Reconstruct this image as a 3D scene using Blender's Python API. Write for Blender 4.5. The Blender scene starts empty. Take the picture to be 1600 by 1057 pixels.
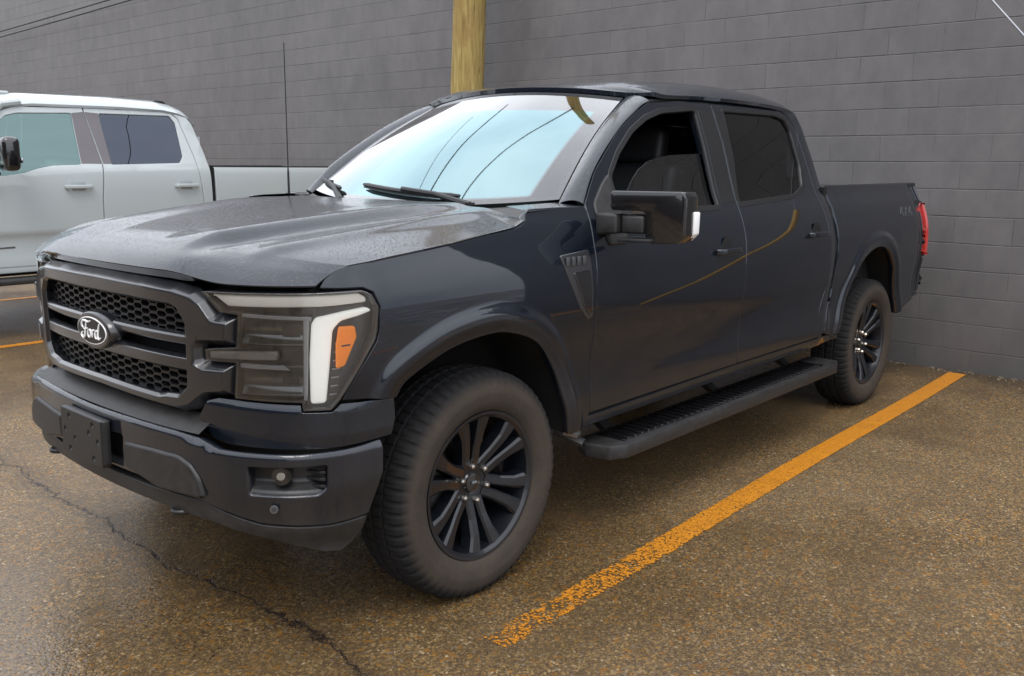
import bpy, bmesh, math, random
import numpy as np
from mathutils import Vector, Matrix
from mathutils.geometry import delaunay_2d_cdt
random.seed(7)
R = math.radians
scene = bpy.context.scene
COL = scene.collection

# ---------------------------------------------------------------- camera
yaw, pitch, roll = R(221.41755), R(-10.79313), R(0.45294)
f = Vector((math.cos(pitch)*math.cos(yaw), math.cos(pitch)*math.sin(yaw), math.sin(pitch)))
r_ = f.cross(Vector((0, 0, 1))).normalized(); u_ = r_.cross(f)
c_, s_ = math.cos(roll), math.sin(roll)
rr, uu = c_*r_+s_*u_, -s_*r_+c_*u_
cam = bpy.data.objects.new('camera', bpy.data.cameras.new('camera')); COL.objects.link(cam)
M3 = Matrix((rr, uu, -f)).transposed()
cam.matrix_world = Matrix.Translation((2.2716, 3.1048, 1.5471)) @ M3.to_4x4()
cam.data.sensor_width = 36; cam.data.lens = 36*1424.3/1600; cam.data.clip_end = 500; cam.data.clip_start = .05
scene.camera = cam

# ---------------------------------------------------------------- sky, sun, exposure
SUN_EL, SUN_AZ = R(58), R(35)      # azimuth counted from +X towards +Y
world = bpy.data.worlds.new('World'); scene.world = world; world.use_nodes = True
wt = world.node_tree; wt.nodes.clear()
wo = wt.nodes.new('ShaderNodeOutputWorld'); bg = wt.nodes.new('ShaderNodeBackground')
sky = wt.nodes.new('ShaderNodeTexSky'); sky.sky_type = 'NISHITA'; sky.sun_disc = False
sky.sun_elevation = SUN_EL; sky.sun_rotation = R(90)-SUN_AZ; sky.air_density = 1.2; sky.dust_density = 5.0; sky.ozone_density = 1.0
hs = wt.nodes.new('ShaderNodeHueSaturation'); hs.inputs['Saturation'].default_value = .30
tc = wt.nodes.new('ShaderNodeTexCoord')
mp = wt.nodes.new('ShaderNodeMapping'); mp.inputs['Scale'].default_value = (1, 1, 2.2)
nz = wt.nodes.new('ShaderNodeTexNoise'); nz.inputs['Scale'].default_value = 1.7; nz.inputs['Detail'].default_value = 5; nz.inputs['Roughness'].default_value = .5
cr = wt.nodes.new('ShaderNodeValToRGB')
cr.color_ramp.elements[0].position = .3; cr.color_ramp.elements[0].color = (.62, .65, .72, 1)
cr.color_ramp.elements[1].position = .7; cr.color_ramp.elements[1].color = (1.0, 1.0, 1.0, 1)
mx = wt.nodes.new('ShaderNodeMix'); mx.data_type = 'RGBA'; mx.blend_type = 'MULTIPLY'; mx.inputs['Factor'].default_value = 1
# cloud deck: even grey-white layer, brightest overhead
sx = wt.nodes.new('ShaderNodeSeparateXYZ')
cr2 = wt.nodes.new('ShaderNodeValToRGB')
cr2.color_ramp.elements[0].position = .0; cr2.color_ramp.elements[0].color = (7.2, 7.4, 7.9, 1)
cr2.color_ramp.elements[1].position = .75; cr2.color_ramp.elements[1].color = (12.5, 12.7, 13.2, 1)
e = cr2.color_ramp.elements.new(.3); e.color = (10.0, 10.2, 10.7, 1)
mx2 = wt.nodes.new('ShaderNodeMix'); mx2.data_type = 'RGBA'; mx2.inputs['Factor'].default_value = .85
L = wt.links.new
L(tc.outputs['Generated'], mp.inputs['Vector']); L(mp.outputs[0], nz.inputs['Vector']); L(nz.outputs['Fac'], cr.inputs['Fac'])
L(tc.outputs['Generated'], sx.inputs[0]); L(sx.outputs['Z'], cr2.inputs['Fac'])
L(sky.outputs[0], hs.inputs['Color']); L(hs.outputs[0], mx2.inputs['A']); L(cr2.outputs[0], mx2.inputs['B'])
L(mx2.outputs['Result'], mx.inputs['A']); L(cr.outputs[0], mx.inputs['B'])
L(mx.outputs['Result'], bg.inputs['Color']); bg.inputs['Strength'].default_value = .12; L(bg.outputs[0], wo.inputs[0])
sun = bpy.data.objects.new('sun', bpy.data.lights.new('sun', 'SUN')); COL.objects.link(sun)
sun.data.energy = 0.7; sun.data.angle = R(25); sun.data.color = (1, .96, .9)
sd = Vector((math.cos(SUN_EL)*math.cos(SUN_AZ), math.cos(SUN_EL)*math.sin(SUN_AZ), math.sin(SUN_EL)))
sun.rotation_euler = sd.to_track_quat('Z', 'Y').to_euler()
scene.view_settings.view_transform = 'Standard'; scene.view_settings.look = 'None'
scene.view_settings.exposure = 0.80; scene.view_settings.gamma = 1.0
scene.cycles.max_bounces = 10; scene.cycles.transparent_max_bounces = 16

# ---------------------------------------------------------------- material helpers
class NT:
    def __init__(s, name):
        s.m = bpy.data.materials.new(name); s.m.use_nodes = True; s.t = s.m.node_tree
        s.b = s.t.nodes['Principled BSDF']; s.o = s.t.nodes['Material Output']
    def n(s, ty, **kw):
        nd = s.t.nodes.new('ShaderNode'+ty)
        for k, v in kw.items(): setattr(nd, k, v)
        return nd
    def l(s, a, b): s.t.links.new(a, b)
    def set(s, **kw):
        for k, v in kw.items():
            k = k.replace('_', ' ')
            i = s.b.inputs[k]
            i.default_value = (*v, 1) if isinstance(v, tuple) and len(v) == 3 else v
    def coord(s, scale=None, kind='Object'):
        c = s.n('TexCoord').outputs[kind]
        if scale is None: return c
        m = s.n('Mapping'); m.inputs['Scale'].default_value = scale if isinstance(scale, tuple) else (scale,)*3
        s.l(c, m.inputs['Vector']); return m.outputs[0]
    def noise(s, vec, scale, detail=4, rough=.5, out='Fac'):
        x = s.n('TexNoise'); x.inputs['Scale'].default_value = scale; x.inputs['Detail'].default_value = detail
        x.inputs['Roughness'].default_value = rough; s.l(vec, x.inputs['Vector']); return x.outputs[out]
    def ramp(s, fac, stops, interp='LINEAR'):
        x = s.n('ValToRGB'); x.color_ramp.interpolation = interp
        els = x.color_ramp.elements
        while len(els) < len(stops): els.new(.5)
        for e, (p, c) in zip(els, stops):
            e.position = p; e.color = (c, c, c, 1) if not isinstance(c, tuple) else (*c, 1)
        s.l(fac, x.inputs['Fac']); return x.outputs['Color']
    def math(s, op, a, b=None, c=None, clamp=False):
        x = s.n('Math', operation=op, use_clamp=clamp)
        for i, v in enumerate((a, b, c)):
            if v is None: continue
            if isinstance(v, (int, float)): x.inputs[i].default_value = v
            else: s.l(v, x.inputs[i])
        return x.outputs[0]
    def mix(s, fac, a, b, blend='MIX'):
        x = s.n('Mix', data_type='RGBA', blend_type=blend)
        for nm, v in (('Factor', fac), ('A', a), ('B', b)):
            i = x.inputs[nm]
            if isinstance(v, (int, float)) and nm == 'Factor': i.default_value = v
            elif isinstance(v, tuple): i.default_value = (*v, 1)
            elif isinstance(v, (int, float)): i.default_value = (v, v, v, 1)
            else: s.l(v, i)
        return x.outputs['Result']
    def bump(s, h, strength=.5, dist=.01, normal=None):
        x = s.n('Bump'); x.inputs['Strength'].default_value = strength; x.inputs['Distance'].default_value = dist
        s.l(h, x.inputs['Height'])
        if normal is not None: s.l(normal, x.inputs['Normal'])
        return x.outputs[0]

def simple(name, col, rough=.5, metal=0, coat=0, noise=.0, nscale=30, spec=.5, bump=0):
    q = NT(name); q.set(Roughness=rough, Metallic=metal, Coat_Weight=coat, Specular_IOR_Level=spec); q.set(Base_Color=col)
    q.b.inputs['Coat Roughness'].default_value = .04
    if noise or bump:
        nf = q.noise(q.coord(), nscale, 5, .6)
        lo = tuple(c*(1-noise) for c in col); hi = tuple(min(1, c*(1+noise)) for c in col)
        q.l(q.ramp(nf, [(.3, lo), (.7, hi)]), q.b.inputs['Base Color'])
        q.l(q.math('MULTIPLY_ADD', nf, .25, rough-.12, clamp=True), q.b.inputs['Roughness'])
        if bump: q.l(q.bump(nf, bump, .003), q.b.inputs['Normal'])
    return q.m

def paint(name, col, metal=.35, dirt=(.09, .07, .05), dirt_top=.8, drops=True, dirt_amt=.6):
    q = NT(name); co = q.coord()
    q.set(Metallic=metal, Coat_Weight=1.0, Coat_Roughness=.03, Coat_IOR=1.56, Specular_IOR_Level=.1)
    geo = q.n('NewGeometry'); sn = q.n('SeparateXYZ'); q.l(geo.outputs['Normal'], sn.inputs[0])
    sp = q.n('SeparateXYZ'); q.l(geo.outputs['Position'], sp.inputs[0])
    flake = q.noise(co, 900, 2, .7)
    basec = q.ramp(flake, [(.3, tuple(c*.75 for c in col)), (.72, tuple(c*1.4 for c in col))])
    # road dirt: film that thickens towards the ground, streaky
    st = q.noise(q.coord((9, 9, 1.6)), 1.0, 6, .65)
    low = q.math('SUBTRACT', dirt_top, sp.outputs['Z']); low = q.math('MULTIPLY', low, 2.4, clamp=True)
    df = q.math('MULTIPLY', low, q.math('MULTIPLY_ADD', st, 1.6, -.35, clamp=True), clamp=True)
    fine = q.noise(co, 60, 5, .7)
    df = q.math('MULTIPLY', q.math('MULTIPLY_ADD', fine, .8, .3), df)
    df = q.math('MULTIPLY', df, dirt_amt, clamp=True)
    q.l(q.mix(df, basec, dirt), q.b.inputs['Base Color'])
    q.l(q.math('MULTIPLY_ADD', df, .5, .38), q.b.inputs['Roughness'])
    # water beads standing on faces that look up
    up = q.math('MULTIPLY', q.math('SUBTRACT', sn.outputs['Z'], .45), 3.0, clamp=True)
    hz = q.noise(co, 5, 4, .6)
    if drops:
        v = q.n('TexVoronoi'); v.inputs['Scale'].default_value = 125; q.l(co, v.inputs['Vector'])
        rad = q.math('MULTIPLY_ADD', q.noise(co, 55, 2), .75, -.08)
        dome = q.math('SUBTRACT', rad, v.outputs['Distance'], clamp=True)
        dome = q.math('POWER', q.math('MULTIPLY', dome, 3.0, clamp=True), .6)
        v2 = q.n('TexVoronoi'); v2.inputs['Scale'].default_value = 240; q.l(co, v2.inputs['Vector'])
        d2 = q.math('SUBTRACT', .42, v2.outputs['Distance'], clamp=True)
        h = q.math('MULTIPLY_ADD', d2, .8, dome)
        side = 0.0
        h = q.math('MULTIPLY', h, q.math('MAXIMUM', up, side))
        bn = q.bump(h, .45, .0017)
        q.l(bn, q.b.inputs['Normal']); q.l(bn, q.b.inputs['Coat Normal'])
    cr_ = q.math('MULTIPLY_ADD', q.math('MAXIMUM', q.math('MULTIPLY', up, .20), df), .30, .025)
    cr_ = q.math('MULTIPLY_ADD', q.math('MULTIPLY', hz, up), .03, cr_)
    q.l(cr_, q.b.inputs['Coat Roughness'])
    return q.m

def glass(name, tint=(.6, .65, .65), refl=1.0, gcol=(1, 1, 1), rough=.0):
    """thin pane: Fresnel mirror over a tinted see-through layer"""
    q = NT(name); q.t.nodes.remove(q.b)
    tr = q.n('BsdfTransparent'); tr.inputs['Color'].default_value = (*tint, 1)
    gl = q.n('BsdfGlossy'); gl.inputs['Roughness'].default_value = rough; gl.inputs['Color'].default_value = (*gcol, 1)
    fr = q.n('Fresnel'); fr.inputs['IOR'].default_value = 1.52
    f2 = q.math('MULTIPLY', fr.outputs[0], 1.7*refl, clamp=True)
    mxs = q.n('MixShader'); q.l(f2, mxs.inputs[0]); q.l(tr.outputs[0], mxs.inputs[1]); q.l(gl.outputs[0], mxs.inputs[2])
    q.l(mxs.outputs[0], q.o.inputs[0])
    return q.m

M = {}
M['paint'] = paint('dark_blue_black_metallic_paint', (.0045, .0080, .0150))
M['white'] = paint('pale_grey_green_paint', (.40, .44, .445), metal=.0, dirt=(.30, .26, .2), dirt_top=.6, dirt_amt=.5, drops=False)
M['trim'] = simple('black_moulded_plastic', (.009, .0095, .0105), .40, noise=.25, nscale=220, bump=.12)
M['trimdust'] = simple('dusty_black_plastic', (.020, .0195, .0195), .48, noise=.4, nscale=26)
M['grille'] = simple('satin_dark_grey_plastic', (.0085, .0095, .012), .30, coat=.9)
M['gloss'] = simple('gloss_black_plastic', (.008, .008, .009), .12, coat=1)
M['void'] = simple('matt_black_void', (.004, .004, .0045), .9)
M['under'] = simple('underbody_black', (.008, .008, .008), .75, noise=.4, nscale=12)
M['rubber'] = simple('black_rubber_seal', (.012, .012, .013), .6)
M['rim'] = simple('satin_black_alloy', (.006, .0075, .011), .32, metal=.2, coat=.45)
M['lug'] = simple('chrome_nut', (.45, .42, .37), .3, metal=1)
M['chrome'] = simple('chrome', (.8, .8, .8), .1, metal=1)
M['disc'] = simple('brushed_brake_steel', (.10, .09, .08), .45, metal=1, noise=.3, nscale=60)
M['white_letter'] = simple('white_enamel', (.85, .85, .85), .35)
M['emblem'] = simple('black_enamel', (.014, .013, .013), .45)
M['cloth'] = simple('dark_grey_seat_leather', (.022, .022, .024), .5, noise=.2, nscale=40, bump=.2)
M['interior'] = simple('dark_interior_plastic', (.010, .010, .011), .65)
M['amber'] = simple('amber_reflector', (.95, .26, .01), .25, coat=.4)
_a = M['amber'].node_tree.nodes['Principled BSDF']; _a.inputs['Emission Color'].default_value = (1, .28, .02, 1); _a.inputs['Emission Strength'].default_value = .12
M['lampgrey'] = simple('smoked_lamp_bowl', (.085, .086, .080), .14, coat=1, metal=.3)
M['lampedge'] = simple('bright_lamp_edge', (.34, .36, .39), .2, coat=1, metal=.3)
M['cap'] = simple('mirror_cap_black', (.006, .006, .007), .16, coat=.8)
M['vent'] = simple('dark_satin_vent', (.022, .023, .026), .3, coat=.6)
M['lampdark'] = simple('dark_lamp_bezel', (.03, .03, .032), .25, coat=.6)
M['red'] = simple('red_lamp_lens', (.42, .018, .014), .15, coat=1)
M['steel'] = simple('grey_steel', (.2, .2, .2), .4, metal=.8)
M['cable'] = simple('black_cable_sheath', (.012, .012, .012), .6)
M['badge'] = simple('grey_badge_metal', (.16, .165, .175), .3, metal=.6)
M['decal'] = simple('dull_grey_decal', (.055, .058, .062), .4)
M['wire'] = simple('galvanised_wire', (.30, .31, .34), .4, metal=.4)
M['guard'] = simple('yellow_guy_guard_plastic', (.75, .42, .02), .4)
# white light guide (lit daytime running lamp)
q = NT('white_light_guide'); q.set(Base_Color=(.90, .90, .87), Roughness=.25, Coat_Weight=1.0)
q.b.inputs['Emission Color'].default_value = (1, .99, .93, 1); q.b.inputs['Emission Strength'].default_value = .22; M['drl'] = q.m
q = NT('cream_light_guide'); q.set(Base_Color=(.80, .77, .70), Roughness=.2, Coat_Weight=1.0)
q.b.inputs['Emission Color'].default_value = (1, .97, .88, 1); q.b.inputs['Emission Strength'].default_value = .05; M['drl2'] = q.m
M['glass'] = glass('clear_side_glass', (.36, .40, .40), .75)
M['tint'] = glass('privacy_glass', (.045, .05, .058), .55)
M['lens'] = glass('clear_lamp_lens', (.93, .94, .94), 1.1)
M['wtint'] = glass('privacy_glass_pale_truck', (.02, .025, .03), 2.3, (.36, .40, .49))
M['wclear'] = glass('green_tinted_glass', (.10, .16, .15), 3.4, (.46, .66, .64))

def windshield_mat():
    q = NT('solar_coated_windshield'); q.t.nodes.remove(q.b)
    uv = q.n('UVMap'); s = q.n('SeparateXYZ'); q.l(uv.outputs[0], s.inputs[0])
    u, v = s.outputs['X'], s.outputs['Y']
    def win(x, lo, hi, w):
        a = q.math('MULTIPLY', q.math('SUBTRACT', x, lo), 1/w, clamp=True)
        b = q.math('MULTIPLY', q.math('SUBTRACT', hi, x), 1/w, clamp=True)
        return q.math('MULTIPLY', a, b)
    us_ = q.math('SUBTRACT', u, q.math('MULTIPLY', v, .035))
    zone = q.math('MULTIPLY', win(us_, .045, .925, .012), win(v, .03, .80, .02))
    frit = q.math('SUBTRACT', 1.0, q.math('MULTIPLY', win(u, .012, .988, .004), win(v, .02, .985, .006)))
    fr = q.n('Fresnel'); fr.inputs['IOR'].default_value = 1.52
    plain = q.math('MULTIPLY', fr.outputs[0], 2.6, clamp=True)
    coat = q.math('MULTIPLY_ADD', fr.outputs[0], 1.0, .36, clamp=True)
    # reflection strength: metallic solar film inside its border, bare glass outside
    fac = q.n('Mix', data_type='FLOAT'); q.l(zone, fac.inputs['Factor']); q.l(plain, fac.inputs['A']); q.l(coat, fac.inputs['B'])
    graz = q.math('MULTIPLY', q.math('SUBTRACT', fr.outputs[0], .17), 9.0, clamp=True)
    colr = q.mix(zone, (1, 1, 1), q.mix(graz, (.66, .92, .955), (1, 1, 1)))
    gl = q.n('BsdfGlossy'); gl.inputs['Roughness'].default_value = .028; q.l(colr, gl.inputs['Color'])
    tr = q.n('BsdfTransparent'); tr.inputs['Color'].default_value = (.45, .55, .54, 1)
    blk = q.n('BsdfDiffuse'); blk.inputs['Color'].default_value = (.01, .01, .012, 1)
    m0 = q.n('MixShader'); q.l(frit, m0.inputs[0]); q.l(tr.outputs[0], m0.inputs[1]); q.l(blk.outputs[0], m0.inputs[2])
    m1 = q.n('MixShader'); q.l(fac.outputs['Result'], m1.inputs[0]); q.l(m0.outputs[0], m1.inputs[1]); q.l(gl.outputs[0], m1.inputs[2])
    b = q.bump(q.noise(q.coord(), 2.2, 2, .4), .25, .004)
    q.l(b, gl.inputs['Normal'])
    q.l(m1.outputs[0], q.o.inputs[0]); return q.m
M['windshield'] = windshield_mat()

def tyre_mat():
    q = NT('dusty_tyre_rubber'); co = q.coord()
    s = q.n('SeparateXYZ'); q.l(co, s.inputs[0])
    rad = q.math('SQRT', q.math('ADD', q.math('POWER', s.outputs['X'], 2), q.math('POWER', s.outputs['Z'], 2)))
    n1 = q.noise(co, 9, 6, .65); n2 = q.noise(co, 160, 3, .6)
    sidem = q.math('MULTIPLY', q.math('SUBTRACT', .398, rad), 30, clamp=True)
    fac = q.math('MULTIPLY', sidem, q.math('MULTIPLY_ADD', n1, .9, .35, clamp=True), clamp=True)
    dust = q.mix(n2, (.036, .029, .023), (.075, .060, .047))
    q.l(q.mix(fac, (.012, .012, .0125), dust), q.b.inputs['Base Color'])
    q.set(Roughness=.85, Specular_IOR_Level=.25)
    q.l(q.bump(n2, .25, .002), q.b.inputs['Normal']); return q.m
M['tyre'] = tyre_mat()

def wall_mat():
    q = NT('painted_concrete_block'); co = q.coord(); s = q.n('SeparateXYZ'); q.l(co, s.inputs[0])
    wob = q.noise(co, 1.6, 3, .5)
    z = q.math('ADD', q.math('SUBTRACT', s.outputs['Z'], .167+.0055), q.math('MULTIPLY', wob, .011))
    cmb = q.n('CombineXYZ'); q.l(q.math('ADD', s.outputs['Y'], q.math('MULTIPLY', q.noise(co, 3, 2), .02)), cmb.inputs[0]); q.l(q.math('ADD', z, 4*.2032), cmb.inputs[1])
    bk = q.n('TexBrick'); bk.offset = .5; q.l(cmb.outputs[0], bk.inputs['Vector'])
    for k, v in (('Scale', 1.0), ('Mortar Size', .0028), ('Mortar Smooth', .5), ('Brick Width', .4064), ('Row Height', .2032), ('Bias', 0.0)): bk.inputs[k].default_value = v
    bk.inputs['Color1'].default_value = (.0, .0, .0, 1); bk.inputs['Color2'].default_value = (1, 1, 1, 1); bk.inputs['Mortar'].default_value = (.5, .5, .5, 1)
    # bed joints (strong) and head joints (weak, half filled with paint)
    fz = q.math('FRACT', q.math('DIVIDE', q.math('ADD', z, 10*.2032), .2032))
    edge = q.math('MINIMUM', fz, q.math('SUBTRACT', 1.0, fz))
    jw = q.math('MULTIPLY_ADD', q.noise(co, 14, 3, .6), .030, .010)
    bed = q.math('MULTIPLY', q.math('SUBTRACT', jw, edge), 60, clamp=True)
    fade = q.ramp(q.noise(co, 1.1, 3, .6), [(.36, .30), (.58, 1.0)])
    bed = q.math('MULTIPLY', bed, fade)
    head = q.math('MULTIPLY', bk.outputs['Fac'], q.ramp(q.noise(co, 2.3, 3, .6), [(.40, .05), (.62, .85)]))
    joint = q.math('MAXIMUM', bed, head)
    big = q.noise(co, .45, 4, .55); mid = q.noise(q.coord((1, 1.7, 1.0)), 3.0, 6, .65); fine = q.noise(co, 120, 4, .7)
    base = q.ramp(big, [(.3, (.091, .084, .083)), (.7, (.144, .134, .131))])
    base = q.mix(.45, base, q.ramp(mid, [(.3, (.085, .082, .086)), (.7, (.20, .19, .185))]))
    sepc = q.n('SeparateColor'); q.l(bk.outputs['Color'], sepc.inputs[0])
    base = q.mix(.16, base, q.mix(sepc.outputs[0], (.09, .086, .09), (.20, .19, .186)))
    base = q.mix(q.math('MULTIPLY', fine, .35), base, (.075, .072, .074))
    # splash-back grime near the ground
    g = q.math('MULTIPLY', q.math('SUBTRACT', .55, s.outputs['Z']), 1.8, clamp=True)
    base = q.mix(q.math('MULTIPLY', g, .45), base, (.062, .056, .052))
    base = q.mix(q.math('MULTIPLY', joint, .80), base, (.028, .026, .027))
    q.l(base, q.b.inputs['Base Color']); q.set(Roughness=.50, Specular_IOR_Level=.65)
    h = q.math('SUBTRACT', q.math('MULTIPLY', q.math('ADD', fine, q.math('MULTIPLY', q.noise(co, 25, 4), 1.2)), .16), joint)
    q.l(q.bump(h, .55, .006), q.b.inputs['Normal']); return q.m
M['wall'] = wall_mat()

def asphalt_mat():
    q = NT('wet_worn_asphalt'); co = q.coord(); s = q.n('SeparateXYZ'); q.l(co, s.inputs[0])
    def vor(scale):
        v = q.n('TexVoronoi'); v.inputs['Scale'].default_value = scale; q.l(co, v.inputs['Vector'])
        c = q.n('SeparateColor'); q.l(v.outputs['Color'], c.inputs[0]); return v.outputs['Distance'], c.outputs[0], c.outputs[1]
    d1, a1, b1 = vor(105); d2, a2, b2 = vor(210); d3, a3, b3 = vor(60)
    stones = [(0, (.042, .031, .020)), (.22, (.080, .056, .031)), (.45, (.135, .096, .052)), (.62, (.185, .128, .062)), (.76, (.125, .108, .085)), (.88, (.215, .165, .10)), (.98, (.30, .25, .18))]
    c1 = q.ramp(a1, stones, 'CONSTANT'); c2 = q.ramp(a2, [(0, (.032, .024, .016)), (.35, (.080, .058, .033)), (.65, (.140, .098, .050)), (.90, (.22, .17, .105))], 'CONSTANT')
    pick = q.math('GREATER_THAN', b1, .52)
    c = q.mix(pick, c2, c1)
    c = q.mix(q.math('MULTIPLY', q.math('SUBTRACT', d1, .42), 1.2, clamp=True), c, (.026, .019, .012))
    orange = q.math('GREATER_THAN', a3, .93)
    c = q.mix(q.math('MULTIPLY', orange, .30), c, (.27, .125, .03))
    big = q.noise(co, .55, 5, .6); mid = q.noise(co, 3.0, 5, .6)
    c = q.mix(q.ramp(big, [(.35, .0), (.72, .35)]), c, (.15, .122, .088))
    c = q.mix(q.ramp(mid, [(.34, .30), (.60, .0)]), c, (.050, .037, .024))
    wetp = q.noise(co, .38, 5, .62)
    c = q.mix(q.ramp(wetp, [(.42, .36), (.56, .0)]), c, (.040, .030, .020))
    # damp strip at the foot of the wall
    w = q.math('ADD', s.outputs['X'], q.math('MULTIPLY', q.noise(co, 1.5, 4, .6), 1.5))
    damp = q.math('MULTIPLY', q.math('SUBTRACT', -3.75, w), 1.4, clamp=True)
    c = q.mix(q.math('MULTIPLY', damp, .62), c, (.012, .011, .010))
    # crack running across the bay, plus hairlines
    wx = q.math('ADD', q.math('MULTIPLY', q.noise(co, 2.2, 6, .75), .30), q.math('MULTIPLY', q.noise(co, 16, 4, .7), .06))
    dx = q.math('ABSOLUTE', q.math('SUBTRACT', s.outputs['X'], q.math('ADD', wx, .62-.18)))
    cwid = q.math('MULTIPLY_ADD', q.noise(co, 6, 4, .7), .024, -.002)
    crack = q.math('MULTIPLY', q.math('SUBTRACT', cwid, dx), 110, clamp=True)
    soft = q.math('MULTIPLY', q.math('SUBTRACT', .10, dx), 7, clamp=True)
    v = q.n('TexVoronoi', feature='DISTANCE_TO_EDGE'); v.inputs['Scale'].default_value = .62
    dv = q.n('VectorMath', operation='ADD'); q.l(co, dv.inputs[0])
    nv = q.n('VectorMath', operation='SCALE'); q.l(q.noise(co, 3.5, 5, .7, 'Color'), nv.inputs[0]); nv.inputs['Scale'].default_value = .45
    q.l(nv.outputs[0], dv.inputs[1]); q.l(dv.outputs[0], v.inputs['Vector'])
    oilv = q.n('TexVoronoi'); oilv.inputs['Scale'].default_value = .9; q.l(dv.outputs[0], oilv.inputs['Vector'])
    oil = q.math('MULTIPLY', q.math('SUBTRACT', .16, oilv.outputs['Distance']), 6.0, clamp=True)
    c = q.mix(q.math('MULTIPLY', oil, .22), c, (.026, .020, .015))
    hair = q.math('MULTIPLY', q.math('SUBTRACT', .0035, v.outputs['Distance']), 300, clamp=True)
    hair = q.math('MULTIPLY', hair, q.ramp(q.noise(co, 1.3, 3), [(.48, 0.), (.58, .75)]))
    hair = q.math('MULTIPLY', hair, q.math('GREATER_THAN', s.outputs['X'], .2))
    c = q.mix(q.math('MULTIPLY', soft, .55), c, (.022, .017, .013))
    c = q.mix(q.math('MAXIMUM', crack, hair), c, (.013, .010, .009))
    hue = q.n('HueSaturation'); hue.inputs['Saturation'].default_value = 1.20; hue.inputs['Value'].default_value = 1.45; q.l(c, hue.inputs['Color'])
    q.l(q.mix(1.0, hue.outputs[0], (1.05, .98, .90), 'MULTIPLY'), q.b.inputs['Base Color'])
    wet = q.ramp(wetp, [(.40, .16), (.58, .52)])
    rg = q.math('MULTIPLY_ADD', q.math('SUBTRACT', b2, .5), .16, wet, clamp=True)
    q.l(rg, q.b.inputs['Roughness']); q.set(Specular_IOR_Level=.5)
    h = q.math('SUBTRACT', q.math('MULTIPLY', q.math('SUBTRACT', .6, d1), q.math('ADD', .4, b1)), q.math('MULTIPLY', crack, 2.5))
    h = q.math('ADD', h, q.math('MULTIPLY', mid, 1.2))
    q.l(q.bump(h, .45, .0030), q.b.inputs['Normal']); return q.m
M['asphalt'] = asphalt_mat()

def line_mat(name, wear_from, wear_to):
    q = NT(name); co = q.coord(); s = q.n('SeparateXYZ'); q.l(co, s.inputs[0])
    v = q.n('TexVoronoi'); v.inputs['Scale'].default_value = 75; q.l(co, v.inputs['Vector'])
    n = q.noise(co, 22, 5, .7); n2 = q.noise(co, 3, 4, .6)
    t = q.math('DIVIDE', q.math('SUBTRACT', s.outputs['X'], wear_from), wear_to-wear_from, clamp=True)
    # edge raggedness: |y| across the strip is stored in UV
    uv = q.n('UVMap'); su = q.n('SeparateXYZ'); q.l(uv.outputs[0], su.inputs[0])
    ed = q.math('MULTIPLY', q.math('MULTIPLY', su.outputs['Y'], q.math('SUBTRACT', 1.0, su.outputs['Y'])), 4.0)
    score = q.math('ADD', q.math('MULTIPLY', n, .55), q.math('MULTIPLY', v.outputs['Distance'], .30))
    score = q.math('ADD', score, q.math('MULTIPLY', n2, .35))
    score = q.math('ADD', score, q.math('MULTIPLY', q.math('SUBTRACT', .35, ed), .45, clamp=True))
    thr = q.math('SUBTRACT', .92, q.math('MULTIPLY', q.math('POWER', t, 1.25), .38))
    bare = q.math('MULTIPLY', q.math('SUBTRACT', score, thr), 14, clamp=True)
    speck = q.math('MULTIPLY', q.math('GREATER_THAN', q.noise(co, 140, 3, .7), q.math('SUBTRACT', .66, q.math('MULTIPLY', t, .12))), .9)
    bare = q.math('MAXIMUM', bare, speck)
    col = q.mix(n, (.46, .165, .010), (.68, .27, .02))
    col = q.mix(q.ramp(q.noise(co, 9, 5, .7), [(.5, 0.), (.75, .45)]), col, (.25, .11, .02))
    q.l(col, q.b.inputs['Base Color']); q.set(Roughness=.45)
    q.l(q.math('SUBTRACT', 1.0, bare), q.b.inputs['Alpha'])
    q.l(q.bump(v.outputs['Distance'], .4, .003), q.b.inputs['Normal']); return q.m
M['line'] = line_mat('worn_orange_yellow_line_paint', -4.6, .25)
M['lineB'] = line_mat('faded_orange_yellow_line_paint', -9, 4)

def wood_mat():
    q = NT('weathered_treated_pine'); co = q.coord((7, 7, .55))
    g = q.noise(co, 3.5, 7, .65); sp = q.noise(q.coord((2.5, 2.5, 1.2)), 3, 4, .6)
    c = q.ramp(g, [(.28, (.16, .105, .028)), (.5, (.33, .24, .075)), (.72, (.46, .36, .14))])
    c = q.mix(q.ramp(sp, [(.45, 0.), (.65, .5)]), c, (.25, .14, .045))
    ck = q.noise(q.coord((22, 22, .35)), 2.2, 3, .5)
    c = q.mix(q.ramp(ck, [(.30, .85), (.36, 0.)]), c, (.05, .03, .012))
    q.l(c, q.b.inputs['Base Color']); q.set(Roughness=.85)
    q.l(q.bump(g, .5, .01), q.b.inputs['Normal']); return q.m
M['wood'] = wood_mat()
M['stone'] = simple('pale_rubble', (.13, .10, .065), .8, noise=.6, nscale=18)
M['treeleaf'] = simple('dark_foliage', (.035, .05, .025), .6, noise=.5, nscale=2)
M['bark'] = simple('bark', (.05, .04, .03), .9)
M['brickfar'] = simple('far_building_dark_brick', (.07, .055, .05), .8, noise=.3, nscale=1.5)

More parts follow.
